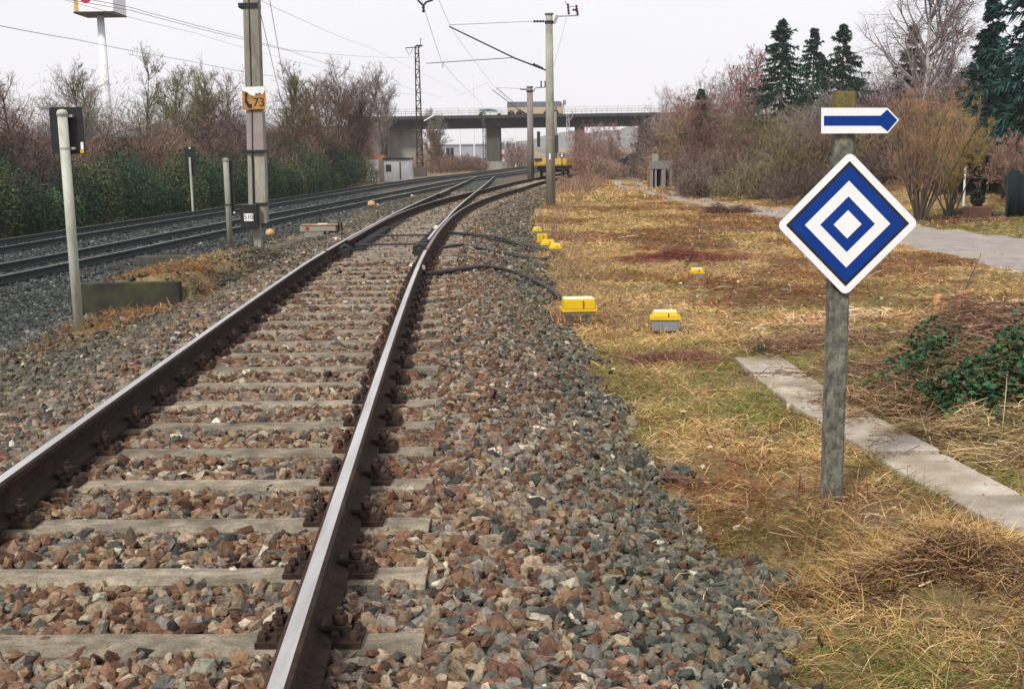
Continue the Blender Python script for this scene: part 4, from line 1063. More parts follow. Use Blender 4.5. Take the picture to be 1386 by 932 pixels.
# lorry and car on the bridge
lx0, lx1 = W(684), W(764)
lo = empty('lorry', ((lx0 + lx1) / 2, YB + 2.2, zt - .14), label='long lorry with tan sides and dark grey tarpaulin roof crossing the bridge', cat='lorry')
ll = lx1 - lx0
b = MB(); b.box((.0, 0, .95), (ll - .7, 2.5, .95)); b.build('side_board', M['lorrytan'], lo)
b = MB(); b.box((0, 0, 1.78), (ll - .66, 2.54, .70)); b.box((0, 0, 2.15), (ll - .9, 2.3, .08)); b.build('tarpaulin', M['lorrygrey'], lo)
MB().box((ll / 2 - .16, 0, 1.15), (.3, 2.45, 1.5)).build('cab', M['lorrytan'], lo)
b = MB(); b.box((ll / 2 + .02, 0, 1.5), (.06, 2.2, .5)); b.build('windscreen', M['glass'], lo)
for xx in (-ll / 2 + .9, -ll / 2 + 2.1, ll / 2 - 2.4, ll / 2 - 1.2):
    b = MB(); b.tube([(xx, -1.25, .5), (xx, 1.25, .5)], .5, 14); b.build('wheel', M['black'], lo)
vn = empty('van', (W(664), YB + 2.2, zt - .14), label='pale greenish-white car on the bridge just left of the lorry', cat='car')
b = MB(); b.prism([(-2.3, .35), (2.0, .35), (2.05, .8), (1.3, 1.25), (-.2, 1.4), (-1.7, 1.35), (-2.3, 1.1)], -.85, .85); b.build('body', M['carwhite'], vn, bevel=.04)
b = MB(); b.prism([(-1.6, .95), (1.15, .85), (.75, 1.18), (-.3, 1.3), (-1.5, 1.25)], -.87, .87); b.build('window', M['tealglass'], vn)
for xx in (-1.4, 1.3):
    b = MB(); b.tube([(xx, -.86, .33), (xx, .86, .33)], .33, 12); b.build('wheel', M['black'], vn)

# factory and other far buildings
def W2(px, Y): return float(at(px, 200, Y)[0])
def Zp(py, Y, px=660): return float(at(px, py, Y)[2])
Y = 230
fb = empty('factory_building', (W2(630, Y), Y, -.5), label='grey flat-roofed factory hall seen through the bridge opening', cat='building')
x0, x1 = W2(592, Y) - W2(630, Y), W2(662, Y) - W2(630, Y); zt_ = Zp(196, Y) + .5
b = MB(); b.box(((x0 + x1) / 2, 6, zt_ / 2), (x1 - x0, 12, zt_)); b.build('wall', M['factory'], fb)
b = MB(); b.box(((x0 + x1) / 2, 6, zt_ + .1), (x1 - x0 + .4, 12.4, .25)); b.build('roof', M['roofblue'], fb)
for p0, p1, q0, q1 in ((625, 634, 214, 221), (643, 647, 214, 221), (648, 657, 214, 221)):
    f = MB().box(((W2(p0, Y) + W2(p1, Y)) / 2 - W2(630, Y), -.06, (Zp(q0, Y) + Zp(q1, Y)) / 2 + .5), (W2(p1, Y) - W2(p0, Y), .1, Zp(q0, Y) - Zp(q1, Y))).build('window', M['glass'], fb)
    MB().box(((W2(p0, Y) + W2(p1, Y)) / 2 - W2(630, Y), -.13, (Zp(q0, Y) + Zp(q1, Y)) / 2 + .5), (.12, .06, Zp(q0, Y) - Zp(q1, Y))).build('frame', M['zinc'], f)
Y = 215
sg = empty('petrol_sign', (W2(679, Y), Y, -.4), label='blue, white and red advertising pylon right of the bridge pier', cat='sign')
for nm, q0, q1, m_ in (('blue_panel', 193, 203, 'tealglass'), ('white_panel', 203, 209, 'white'), ('red_panel', 209, 213, 'signred'), ('lower_panel', 213, 219, 'white')):
    MB().box((0, 0, (Zp(q0, Y) + Zp(q1, Y)) / 2 + .4), (W2(683, Y) - W2(676, Y), .4, Zp(q0, Y) - Zp(q1, Y) - .02)).build(nm, M[m_], sg)
MB().box((0, 0, Zp(219, Y) / 2 + .2), (.4, .25, Zp(219, Y) + .4)).build('pole', M['zinc'], sg)
Y = 250
bb = empty('tower_block', (W2(688, Y), Y, -.4), label='small blue-grey block seen right of the bridge pier', cat='building')
MB().box((0, 3, (Zp(192, Y) + .4) / 2), (W2(691, Y) - W2(685, Y), 6, Zp(192, Y) + .4)).build('wall', M['roofblue'], bb)
MB().box((0, -.05, Zp(197, Y) + .4), (.7, .1, .7)).build('window', M['glass'], bb)
# house roofs behind the trees on the far left
Y = 62
hb = empty('warehouse', (W2(40, Y), Y, -1), label='low brick warehouse with a blue-grey roof behind the trees at the left edge', cat='building')
b = MB(); b.box((-2, 6, 1.9), (14, 9, 3.8)); b.build('wall', M['brick'], hb)
b = MB(); b.box((-2, 6, 3.98), (15, 10, .32)); b.build('roof', M['roofblue'], hb)
for k in (-6, -2, 2): MB().box((k, 1.45, 2), (1.6, .1, 1.3)).build('window', M['hutwhite'], hb)

# pylon sign
Y = 92
z1 = Zp(19, Y, 146)
X = W2(149, Y)
py_ = empty('advertising_pylon', (X, Y, -1), label='white advertising pylon whose box sign shows a red disc at the frame top', cat='sign')
MB().tube([(0, 0, 0), (0, 0, 5), (-.02, 0, z1 + 1)], [.40, .36, .27], 14).build('mast', M['signpale'], py_, smooth=True)
cs = 2.35
ang_ = math.radians(-14)
def bp_(x, y): return (x * math.cos(ang_) - y * math.sin(ang_), x * math.sin(ang_) + y * math.cos(ang_))
b = MB(); b.box((0, 0, z1 + 1 + 1.3), (cs * 1.3, cs * 1.3, 2.6), rz=ang_ + .25); b.build('sign_box', M['signpale'], py_)
b = MB(); b.box((0, 0, z1 + 1 - .05), (cs * 1.32, cs * 1.32, .12), rz=ang_ + .25); b.build('underside', M['black'], py_)
rzz = ang_ + .25
nrm = Vector((math.sin(rzz), -math.cos(rzz), 0)); tx = Vector((math.cos(rzz), math.sin(rzz), 0))
cc = nrm * (cs * .65 + .03) - tx * .55 + Vector((0, 0, z1 + 1 + 1.25))
b = MB(); vs = [cc + tx * .5 * math.cos(t) + Vector((0, 0, 1)) * .62 * math.sin(t) for t in np.linspace(0, 2 * math.pi, 24, endpoint=False)]
vs2 = [v - nrm * .025 for v in vs]
b.add(vs + vs2, [tuple(range(24)), tuple(range(47, 23, -1))] + [(i, i + 24, (i + 1) % 24 + 24, (i + 1) % 24) for i in range(24)]); b.build('red_disc', M['signred'], py_)
b = MB(); b.box(tuple(nrm * (cs * .65 + .012) - tx * (cs * .65 - .22) + Vector((0, 0, z1 + 1 + 1.3))), (.3, .03, 2.5), rz=rzz); b.build('yellow_stripe', M['wagonyellow'], py_)
def text(name, s, size, M4, m, parent, ext=.004):
    cu = bpy.data.curves.new(name, 'FONT'); cu.body = s; cu.size = size; cu.extrude = ext; cu.align_x = 'CENTER'; cu.align_y = 'CENTER'
    o = bpy.data.objects.new(name, cu); col.objects.link(o)
    dg = bpy.context.evaluated_depsgraph_get(); me = bpy.data.meshes.new_from_object(o.evaluated_get(dg))
    bpy.data.objects.remove(o)
    me.transform(M4)
    return link(name, me, m, parent)
RXT = Matrix.Rotation(math.pi / 2, 4, 'X')
T4 = Matrix.Translation(nrm * (cs * .65 + .02) + tx * .65 + Vector((0, 0, z1 + 1 + 1.05))) @ Matrix.Rotation(rzz, 4, 'Z') @ RXT
text('lettering', 'ROEWAR', .5, T4, M['black'], py_, .01)

# hut
Y = 100
h0 = empty('trackside_hut', (W2(524, Y), Y, float(hz(W2(524, Y), Y))), rz=-.05, label='small flat-roofed white hut with a tan corner beside the main line', cat='hut')
def hx(px): return W2(px, Y) - W2(524, Y)
zz = Zp(216, Y, 524) - h0.location[2]
b = MB(); b.box(((hx(519) + hx(553)) / 2, 1.1, zz / 2), (hx(553) - hx(519), 2.2, zz)); b.build('wall', M['hutwhite'], h0)
b = MB(); b.box(((hx(512) + hx(519)) / 2, 1.0, zz / 2 + .03), (hx(519) - hx(512), 2.0, zz + .06)); b.build('corner_panel', M['tan'], h0)
b = MB(); b.box(((hx(495) + hx(512)) / 2, .9, zz / 2), (hx(512) - hx(495), 1.9, zz)); b.build('side_cabinet', M['hutwhite'], h0)
b = MB(); b.box(((hx(519) + hx(553)) / 2, 1.1, zz + .06), (hx(553) - hx(519) + .2, 2.5, .13)); b.build('roof', M['black'], h0)
b = MB(); b.box(((hx(497) + hx(515)) / 2, 2.4, zz + .15), (hx(515) - hx(497), 1.2, .5)); b.build('rusty_cover', M['orange'], h0)
f = MB().box((hx(525), -.02, zz * .62), (.45, .06, .6)).build('window', M['pier'], h0)
MB().box((hx(541), -.02, zz * .5), (.10, .05, zz * .8)).build('downpipe', M['pier'], h0)

# ------------------------------------------------------------------ masts
def insul(b, p, d, n=4, r=.06, l=.4, mi=0):
    p = Vector(p); d = Vector(d).normalized()
    pts = []; rs = []
    for k in range(n * 2 + 1): pts.append(p + d * (l * k / (n * 2))); rs.append(r if k % 2 else r * .45)
    b.tube(pts, rs, 8, mi)
def cant_mast(px, ybase, Y, ytop, r0_, r1_, m, label, arm=True, box_=False):
    X = float(at(px, ybase, Y)[0]); zb = float(hz(X, Y)) - .1; zt = float(at(px, ytop, Y)[2])
    e = empty('catenary_mast', (X, Y, zb), label=label, cat='mast', group='concrete catenary masts beside the siding')
    H_ = zt - zb
    MB().tube([(0, 0, 0), (0, 0, H_)], [r0_, r1_], 14 if not box_ else 4).build('pole', M[m], e, smooth=not box_)
    MB().tube([(0, 0, H_), (0, 0, H_ + .05)], [r1_ * 1.3, r1_ * 1.3], 10).build('cap', M[m], e)
    MB().tube([(0, 0, H_ - .32), (0, 0, H_ - .22)], r1_ * 1.25, 12).build('bracket_band', M['blackiron'], e)
    def lp(x, y): v = at(x, y, Y); return (v[0] - X, 0, v[2] - zb)
    return e, lp, H_
e, lp, H_ = cant_mast(745.5, 275, 43.5, 20, .185, .13, 'mastconc', 'tall round grey-green concrete catenary mast in front of the yellow wagon')
b = MB(); b.tube([lp(741, 96), lp(697, 79), lp(608, 36)], [.03, .028, .024], 8); b.tube([lp(608, 34), lp(722, 29)], .008, 5); b.tube([lp(697, 78), lp(577, 86)], .014, 6); b.tube([lp(600, 84), lp(599, 92)], .012, 5); b.build('cantilever', M['blackiron'], e)
b = MB(); insul(b, lp(737, 29), (-1, 0, 0), 4, .05, .42); b.build('insulator', M['blackiron'], e); b = MB(); insul(b, lp(735, 93), (-.9, 0, .42), 4, .055, .42); b.build('insulator', M['blackiron'], e)
b = MB(); b.tube([lp(748, 32), lp(751, 31), lp(756, 22), lp(783, 21)], .032, 6); b.box(lp(752.5, 26), (.12, .1, .3), ry=.45); b.build('bracket', M['zinc'], e)
b = MB(); insul(b, lp(770, 20), (-.1, 0, 1), 4, .055, .4); b.build('insulator', M['brownins'], e); b = MB(); insul(b, lp(782, 21), (-.15, 0, 1), 4, .06, .38); insul(b, lp(782, 14), (-1, 0, .1), 3, .05, .2); b.build('insulator', M['brownins'], e)
MB().tube([lp(765, 2), lp(769, 9), lp(777, 9)], .012, 5).build('jumper_wire', M['blackiron'], e)
MB().tube([lp(767, 24), lp(748, 95)], .005, 4).build('earth_wire', M['wire'], e)
v = lp(744, 212); MB().box((v[0], -.19, v[2]), (.06, .02, .22)).build('number_plate', M['white'], e)
MB().tube([(0, 0, lp(745, 186)[2]), (0, 0, lp(745, 187.5)[2])], .168, 12).build('band', M['zinc'], e)
e, lp, H_ = cant_mast(718.5, 238, 80, 118, .24, .2, 'mastbrown', 'brown-grey concrete mast between the main line and the siding, left of the round mast')
b = MB(); b.tube([lp(714, 156), lp(704, 150), lp(667, 122)], [.035, .03, .025], 6); b.tube([lp(672, 119), lp(699, 142)], .02, 5); b.tube([lp(672, 119), lp(706, 120)], .01, 4); b.build('cantilever', M['blackiron'], e)
b = MB(); insul(b, lp(714, 121), (-1, 0, 0), 4, .06, .5); b.build('insulator', M['blackiron'], e); b = MB(); insul(b, lp(713, 155), (-.8, 0, .5), 4, .07, .6); b.build('insulator', M['blackiron'], e)
b = MB(); b.tube([lp(722, 124), lp(725, 119), lp(741, 118)], .03, 5); b.build('bracket', M['blackiron'], e)
b = MB(); insul(b, lp(732.5, 118), (0, 0, 1), 3, .07, .42); b.build('insulator', M['brownins'], e); b = MB(); insul(b, lp(738, 118), (0, 0, 1), 3, .07, .42); b.build('insulator', M['brownins'], e)
MB().box((lp(727, 0)[0], .1, (lp(727, 178)[2] + lp(727, 199)[2]) / 2), (.22, .2, lp(727, 178)[2] - lp(727, 199)[2])).build('tension_weight', M['blackiron'], e)
e, lp, H_ = cant_mast(752, 222, 128, 146, .22, .19, 'mastbrown', 'short-looking distant mast behind the round one, with stacked tension weights')
MB().box((0, -.2, (lp(752, 183)[2] + lp(752, 206)[2]) / 2), (.62, .3, lp(752, 183)[2] - lp(752, 206)[2])).build('tension_weight', M['rust'], e)
b = MB(); b.tube([lp(747, 157), lp(758, 157)], .1, 6); insul(b, lp(763, 142), (0, 0, 1), 3, .09, .5); insul(b, lp(765, 142), (0, 0, 1), 3, .09, .5); b.build('insulator', M['brownins'], e)
def lattice(px, ybase, Y, ytop, w0, w1, label, m='rust'):
    X = float(at(px, ybase, Y)[0]); zb = float(hz(X, Y)) - .1; zt = float(at(px, ytop, Y)[2]); H_ = zt - zb
    e = empty('lattice_mast', (X, Y, zb), label=label, cat='mast', group='slim lattice masts of the overhead line')
    b = MB(); n = max(8, int(H_ / .75))
    for sx in (-1, 1):
        for sy in (-1, 1): b.tube([(sx * w0 / 2, sy * w0 / 2, 0), (sx * w1 / 2, sy * w1 / 2, H_)], .05, 4)
    b.build('upright', M[m], e)
    b = MB()
    for k in range(n):
        z = H_ * k / n; z2 = H_ * (k + 1) / n; w = w0 + (w1 - w0) * k / n; w2 = w0 + (w1 - w0) * (k + 1) / n
        for sy in (-1, 1):
            b.box((0, sy * w / 2, z), (w, .05, .09)); s = 1 if k % 2 else -1
            b.tube([(-s * w / 2, sy * w / 2, z), (s * w2 / 2, sy * w2 / 2, z2)], .022, 4)
    b.build('bracing', M[m], e)
    def lp(x, y): v = at(x, y, Y); return (v[0] - X, 0, v[2] - zb)
    return e, lp, H_
e, lp, H_ = lattice(569, 238, 118, 62, .62, .34, 'tall rusty lattice mast beside the main line, left of the bridge')
MB().box((0, 0, .6), (1.3, 1.0, 1.0)).build('foundation', M['pier'], e)
b = MB(); b.tube([lp(549, 65), lp(569, 64), lp(569.5, 52)], .05, 5); b.tube([lp(549, 66), lp(554, 75), lp(559, 66)], .03, 4); b.tube([lp(563, 62), lp(572, 62)], .09, 5); b.build('crossarm', M['blackiron'], e)
b = MB(); b.tube([lp(574, 164), lp(590, 155)], .09, 6); b.build('bracket', M['zinc'], e)
e, lp, H_ = lattice(656, 225, 160, 154, .4, .3, 'slim lattice mast just left of the bridge pier', 'pier')
b = MB(); b.tube([lp(656, 170), lp(650, 162), lp(650, 152)], .06, 5); b.tube([lp(649, 153), lp(666, 148)], .05, 4); insul(b, lp(650, 153), (1, 0, -.1), 3, .12, .8); b.build('bracket', M['blackiron'], e)
e, lp, H_ = lattice(769, 222, 150, 154, .4, .3, 'slim pale lattice mast right of the round mast below the bridge deck', 'zinc')
b = MB(); b.tube([lp(769, 166), lp(775, 158), lp(775, 150)], .06, 5); b.tube([lp(765, 155), lp(776, 154)], .08, 4); b.build('bracket', M['zinc'], e)
# thin poles and street lamp
def lamp(px, yb, Y, yt, label, arm=True):
    X = W2(px, Y); e = empty('street_lamp' if arm else 'thin_pole', (X, Y, -.5), label=label, cat='street lamp' if arm else 'pole')
    z = Zp(yt, Y, px) + .5
    MB().tube([(0, 0, 0), (0, 0, z - (.9 if arm else 0))], [.12, .08], 8).build('pole', M['signpale'], e)
    if arm:
        MB().tube([(0, 0, z - .9), (-.15, 0, z - .35), (-.6, 0, z), (-1.3, 0, z + .1)], .07, 6).build('arm', M['signpale'], e)
        MB().box((-1.5, 0, z + .1), (.7, .25, .14)).build('lamp_head', M['signpale'], e)
lamp(623, 222, 190, 168, 'curved-arm street lamp in front of the grey factory under the bridge')
lamp(642, 222, 200, 100, 'very tall thin pole rising above the bridge deck', False)
lamp(698, 222, 195, 172, 'thin dark pole under the bridge between the pier and the brown-grey mast', False)
# distant signals
Y = 150
for px, q0, q1, lab in ((609, 200, 216, 'distant black signal board left of the curved street lamp'),):
    X = W2(px, Y); zb = float(hz(X, Y)); e = empty('railway_signal', (X, Y, zb), label=lab, cat='signal')
    z0, z1_ = Zp(q0, Y, px) - zb, Zp(q1, Y, px) - zb
    for s in (-.28, .28): MB().box((s, 0, (z0 + z1_) / 2), (.4, .15, z0 - z1_)).build('board', M['black'], e)
    MB().tube([(0, .15, 0), (0, .15, z0)], .06, 6).build('pole', M['zinc'], e)
X = W2(617, 160); e = empty('notice_sign', (X, 160, -.4), label='small white notice sign at the foot of the street lamp', cat='sign')
MB().box((0, 0, Zp(218, 160) + .4), (.9, .05, .55)).build('board', M['white'], e); MB().tube([(0, .06, 0), (0, .06, Zp(216, 160) + .4)], .04, 6).build('pole', M['zinc'], e)
# shunting signal by the wagon
Y = 76; X = W2(760.5, Y) ; zb = float(hz(X, Y)); e = empty('shunting_signal', (X, Y, zb), label='black signal board with white crossbar sign standing above the yellow wagon', cat='signal')
z0, z1_ = Zp(207, Y, 760) - zb, Zp(213, Y, 760) - zb
MB().tube([(0, .06, 0), (0, .06, z1_)], .035, 6).build('pole', M['blackiron'], e)
MB().box((0, 0, (z0 + z1_) / 2), (.30, .05, .30)).build('board', M['black'], e)
b = MB(); b.box((0, -.035, (z0 + z1_) / 2 + .07), (.16, .02, .07)); b.box((0, -.035, (z0 + z1_) / 2 - .06), (.16, .02, .09)); b.build('white_mark', M['white'], e)

# yellow wagon on the siding
Y = 79; X = float(xS(Y)); zt = float(zS(Y))
wg = empty('flat_wagon', (X, Y, zt), rz=-math.atan(float(xS(Y + 1) - xS(Y - 1)) / 2), label='yellow flat works wagon standing on the rusty siding', cat='wagon')
MB().box((0, 3, .78), (2.25, 6.4, .10)).build('deck', M['wagonyellow'], wg)
b = MB(); b.box((0, -.22, 1.02), (2.2, .08, .42)); b.build('headboard', M['wagonyellow'], wg)
b = MB()
for sx in (-1, 1): b.box((sx * 1.08, 3, .98), (.07, 6.3, .34))
b.build('side_board', M['wagonyellow'], wg)
b = MB(); b.box((0, 3, .62), (1.9, 6, .2)); b.box((-.85, -.2, 1.18), (.5, .3, .14)); b.build('underframe', M['blackiron'], wg)
for yy in (.9, 5):
    b = MB()
    for sx in (-1, 1): b.tube([(sx * .67, yy, .36), (sx * .82, yy, .36)], .37, 18)
    b.tube([(-.75, yy, .36), (.75, yy, .36)], .07, 8); b.build('wheelset', M['blackiron'], wg)
b = MB()
for sx in (-1, 1):
    b.box((sx * .85, .25, .55), (.14, .5, .34)); b.box((sx * .85, .9, .6), (.12, 1.0, .25))
b.build('axle_guard', M['blackiron'], wg)

# big concrete mast with number plate and control box
Y = 29.3; X = float(at(347, 330, Y)[0]); zb = float(hz(X, Y)) - .1
e = empty('catenary_mast', (X, Y, zb), label='thick concrete mast with rusty number plate and dark control box beside the track', cat='mast')
def lp(x, y, dy=0): v = at(x, y, Y + dy); return (v[0] - X, dy, v[2] - zb)
def seg(name, x0, x1, x2, x3, ya, yb_, d, m, y=0):
    a, b_, c, d_ = lp(x0, ya), lp(x1, ya), lp(x2, yb_), lp(x3, yb_)
    b = MB(); vs = []
    for yy in (y - d / 2, y + d / 2): vs += [(c[0], yy, c[2]), (d_[0], yy, d_[2]), (b_[0], yy, b_[2]), (a[0], yy, a[2])]
    b.add(vs, [(0, 1, 2, 3), (7, 6, 5, 4), (0, 4, 5, 1), (1, 5, 6, 2), (2, 6, 7, 3), (3, 7, 4, 0)]); return b.build(name, M[m], e, bevel=.012)
seg('upper_shaft', 329, 349, 334, 355, -60, 125, .34, 'mastconc')
seg('middle_shaft', 335, 357, 336, 359, 150, 204, .34, 'mastpink')
seg('middle_shaft', 334.2, 355, 335, 357, 125.5, 149.5, .32, 'mastconc')
seg('lower_shaft', 344.5, 359.5, 347, 362, 207, 302, .30, 'mastconc', .02)
seg('side_shaft', 336.5, 343, 338, 345, 206.5, 279, .24, 'mastconc', -.02)
seg('foot', 343, 352.5, 345, 355, 300, 334, .26, 'mastconc', .02)
a = lp(346.5, 205); MB().box((a[0], 0, a[2]), (.52, .42, .07)).build('clamp_band', M['black'], e); a = lp(339, 8.5); MB().box((a[0] - .02, 0, a[2]), (.48, .42, .11)).build('clamp_band', M['black'], e); a = lp(350, 275.5); MB().box((a[0] + .08, 0, a[2]), (.33, .36, .05)).build('clamp_band', M['black'], e)
MB().tube([lp(336, -20, -.19), lp(338.5, 70, -.19), lp(341, 150, -.19), lp(341.5, 206, -.19)], .012, 5).build('earth_rod', M['rust'], e)
MB().tube([lp(341, 210, -.17), lp(342, 226, -.17), lp(343, 276, -.17)], .02, 5).build('cable_pipe', M['black'], e)
a = lp(341, 292); bx_ = MB().box((a[0], -.26, a[2]), (.42, .22, .60)).build('control_box', M['black'], e, bevel=.01)
a = lp(341, 293); MB().box((a[0], -.375, a[2]), (.235, .01, .19)).build('number_plate', M['white'], e)
text('number_510', '510', .16, Matrix.Translation((a[0], -.384, a[2])) @ RXT, M['black'], e, .002)
a = lp(346.5, 133.5); b = MB()
w_, hh_ = .585, .575
poly = [(-w_ / 2, -hh_ / 2), (w_ / 2 - .03, -hh_ / 2 + .02), (w_ / 2, -.12), (w_ / 2, hh_ / 2), (-w_ / 2, hh_ / 2 - .01)]
b.prism([(a[0] + x, a[2] + z) for x, z in poly], -.235, -.225, 0); b.build('number_plate', M['platerust'], e)
b = MB(); b.prism([(a[0] + x, a[2] + z) for x, z in [(-w_ / 2 + .005, hh_ / 2 - .1), (-.16, hh_ / 2 - .14), (-.1, hh_ / 2 - .2), (0, hh_ / 2 - .24), (.12, hh_ / 2 - .17), (.22, hh_ / 2 - .2), (.285, hh_ / 2 - .1), (.285, hh_ / 2 - .005), (-w_ / 2 + .005, hh_ / 2 - .015)]], -.242, -.237); b.build('enamel_remnant', M['white'], e)
b = MB(); b.prism([(a[0] + x, a[2] + z) for x, z in [(-.22, .15), (-.15, .12), (-.18, -.02), (-.14, -.13), (-.06, -.15), (-.06, -.24), (-.15, -.24), (-.23, -.1)]], -.244, -.239); b.box((a[0] + .06, -.245, a[2] + .10), (.04, .004, .035)); b.box((a[0] + .15, -.245, a[2] + .11), (.05, .004, .03)); b.build('rust_hole', M['black'], e)
text('number_73', '73', .30, Matrix.Translation((a[0] + .12, -.24, a[2] - .11)) @ RXT, M['black'], e, .003)
for q0, q1, q2, q3 in ((353, 20, 400, 218), (365, 0, 403, 215)):
    b = MB(); p0 = at(q0, q1, 29.3); p1 = at(q2, q3, 44); b.tube([tuple(p0 - np.array([X, Y, zb])), tuple(p1 - np.array([X, Y, zb]))], .008, 4); b.build('guy_wire', M['wire'], e)

# white post with the black board seen from behind
px, py = 107, 447
X, Y, zb = gnd(px, py)
e = empty('signal_board_post', (X, Y, zb - .1), label='leaning-looking whitish round post carrying a black board, left of the near track', cat='signal post')
def lp(x, y): v = at(x, y, Y); return (v[0] - X, 0, v[2] - zb + .1)
ztop = lp(85, 150)[2]; r_ = .061
MB().tube([(0, 0, 0), (0, 0, ztop - .05)], [r_, r_], 18).build('post', M['whitepost'], e, smooth=True)
MB().lathe((0, 0, ztop - .06), [(r_ * 1.12, 0), (r_ * 1.12, .04), (r_ * .8, .07), (.01, .08)], 16).build('cap', M['whitepost'], e, smooth=True)
b0, b1 = lp(67, 145), lp(113.5, 208)
MB().box(((b0[0] + b1[0]) / 2 - .035, .11, (b0[2] + b1[2]) / 2), (b1[0] - b0[0] + .03, .02, b0[2] - b1[2])).build('board', M['black'], e)
b = MB()
for yy in (157, 201):
    z = lp(85, yy)[2]; b.tube([(0, 0, z - .012), (0, 0, z + .012)], r_ * 1.06, 16); b.box((.09, .06, z), (.05, .08, .03))
b.build('clamp', M['zinc'], e)
s0 = lp(112, 198); MB().box((b1[0] - .05, .096, b1[2] + .10), (.035, .004, .09)).build('sticker', M['white'], e)
MB().box((b1[0] - .055, .095, b1[2] + .03), (.045, .004, .045)).build('sticker', M['yellow'], e)
# marker post next to the big mast, with narrow dark board edge
X, Y, zb = gnd(312, 336)
e = empty('marker_post', (X, Y, zb - .1), label='shorter grey concrete post with dark plate edge, left of the thick mast', cat='post')
def lp(x, y): v = at(x, y, Y); return (v[0] - X, 0, v[2] - zb + .1)
zt = lp(306, 216)[2]
MB().tube([(0, 0, 0), (0, 0, zt)], [.085, .08], 14).build('post', M['mastconc'], e, smooth=True)
MB().lathe((0, 0, zt - .04), [(.10, 0), (.10, .05), (.02, .09)], 12).build('cap', M['mastconc'], e)
z0, z1_ = lp(306, 218)[2], lp(306, 292)[2]
MB().box((.13, .09, (z0 + z1_) / 2), (.09, .04, z0 - z1_)).build('board', M['black'], e)
MB().tube([(0, 0, z1_ + .3), (0, 0, z1_ + .33)], .10, 12).build('clamp', M['black'], e)
MB().box((.15, .06, lp(306, 288)[2]), (.05, .02, .05)).build('sticker', M['white'], e)
# far board beyond the main line
Y = 51; X = W2(256, Y); zb = float(hz(X, Y))
e = empty('signal_board_post', (X, Y, zb - .1), label='thin pale post with narrow black board in front of the green hedge', cat='signal post')
def lp(x, y): v = at(x, y, Y); return (v[0] - X, 0, v[2] - zb + .1)
MB().tube([(0, 0, 0), (0, 0, lp(254, 213)[2])], .05, 8).build('post', M['whitepost'], e)
z0, z1_ = lp(253, 199)[2], lp(253, 238)[2]; MB().box((0, .09, (z0 + z1_) / 2), (.48, .03, z0 - z1_)).build('board', M['black'], e)
MB().box((0, .06, z0 - .05), (.08, .02, .06)).build('sticker', M['white'], e)

# low concrete retaining wall with moss
b = MB(); b.box((0, 0, 0), (1.5, .16, .46)); o = b.build('retaining_wall', mat('mossy dark concrete', (.05, .046, .038), (.028, .027, .022), 5, .95, .4, 0, (.06, .065, .03), 2.2, .52), None, bevel=.02, label='low mossy concrete retaining wall with grass on top behind the white post', cat='wall')
o.location = (-5.6, 16.62, -.42)
b = MB(); b.box((0, 0, 0), (2.2, .15, .2)); o = b.build('concrete_edging', mat('dark edging', (.09, .085, .07), (.05, .05, .04), 5, .95, .4), None, bevel=.02, label='second lower dark concrete edging farther up the grassy strip beyond the mossy wall', cat='edging')
o.location = (-6.3, 22.5, float(hz(-6.3, 22.4)) + .1)

# point machine left of the track
X, Y, zb = gnd(432, 320)
e = empty('point_machine', (X, Y, zb), rz=.0, label='rusty tan point machine box on a concrete base left of the points', cat='point machine')
b = MB(); b.box((-.1, 0, .07), (.55, .5, .16)); b.box((.6, 0, .05), (.5, .4, .12)); b.build('base', M['mastconc'], e)
MB().box((0, 0, .245), (1.05, .42, .17)).build('housing', M['concrete'], e, bevel=.015)
MB().box((.05, 0, .345), (1.08, .46, .035)).build('lid', mat('rusty lid', (.34, .22, .14), (.28, .15, .08), 4, .8, .2), e, bevel=.01)
MB().box((.12, -.02, .372), (.28, .2, .02)).build('plate', M['yellowwhite'], e)
MB().tube([(-.3, -.215, .25), (-.3, -.225, .25)], .055, 12).build('red_badge', M['signred'], e)
MB().tube([(.58, 0, .1), (.58, 0, .4), (.66, 0, .42), (.68, 0, .1)], .03, 6).build('handle', M['blackiron'], e)
MB().tube([(.3, 0, .12), (1.5, 0, .10), (2.4, .0, .10)], .03, 6).build('drive_rod', M['blackiron'], e)
MB().tube([(.05, .3, .2), (-.05, .3, 1.0), (-.08, .3, 1.35)], .012, 5).build('antenna_stick', M['black'], e)

# small capped posts / cable heads
def cap_box(px, py, w, d, h, leg, label, top='yellow', white=True, rz=0., base=None, prof=.75, cat='cable box'):
    X, Y, zb = gnd(px, py)
    e = empty('cable_box', (X, Y, zb), rz=rz, label=label, cat=cat, group='yellow-capped cable boxes beside the track')
    z = leg
    for s in (-1, 1): MB().box((s * w * .28, 0, leg / 2 - .05), (.035, .035, leg + .1)).build('leg', M['zinc'], e)
    if base:
        MB().box((0, 0, z + base / 2), (w * .9, d * .9, base), taper=1).build('base', M['greyplastic'], e, bevel=.006); z += base
    MB().box((0, 0, z + .015), (w, d, .03)).build('rim', M[top], e, bevel=.006)
    MB().box((0, 0, z + .03 + h / 2), (w * .94, d * .9, h), taper=prof).build('cover', M[top], e, bevel=.014)
    MB().box((w * .1, -d * .455, z + .03 + h * .45), (.008, .012, h * .8), rx=0).build('latch', M['blackiron'], e)
    if white: MB().box((0, 0, z + .03 + h + .002), (w * .94 * prof * .97, d * .9 * prof * .97, .005)).build('cover_top_light', M['yellowwhite'], e, bevel=.002)  # pale sheet paints the sky's brightness onto the lid
    return e
cap_box(783, 440, .40, .30, .115, .14, 'large yellow-lidded cable box with painted-bright top at the end of the lowest hose', rz=.08, prof=.93, base=.03)
cap_box(900, 452, .33, .28, .055, .05, 'yellow-topped grey cable box standing alone in the grass', base=.12, rz=-.1, prof=.8)
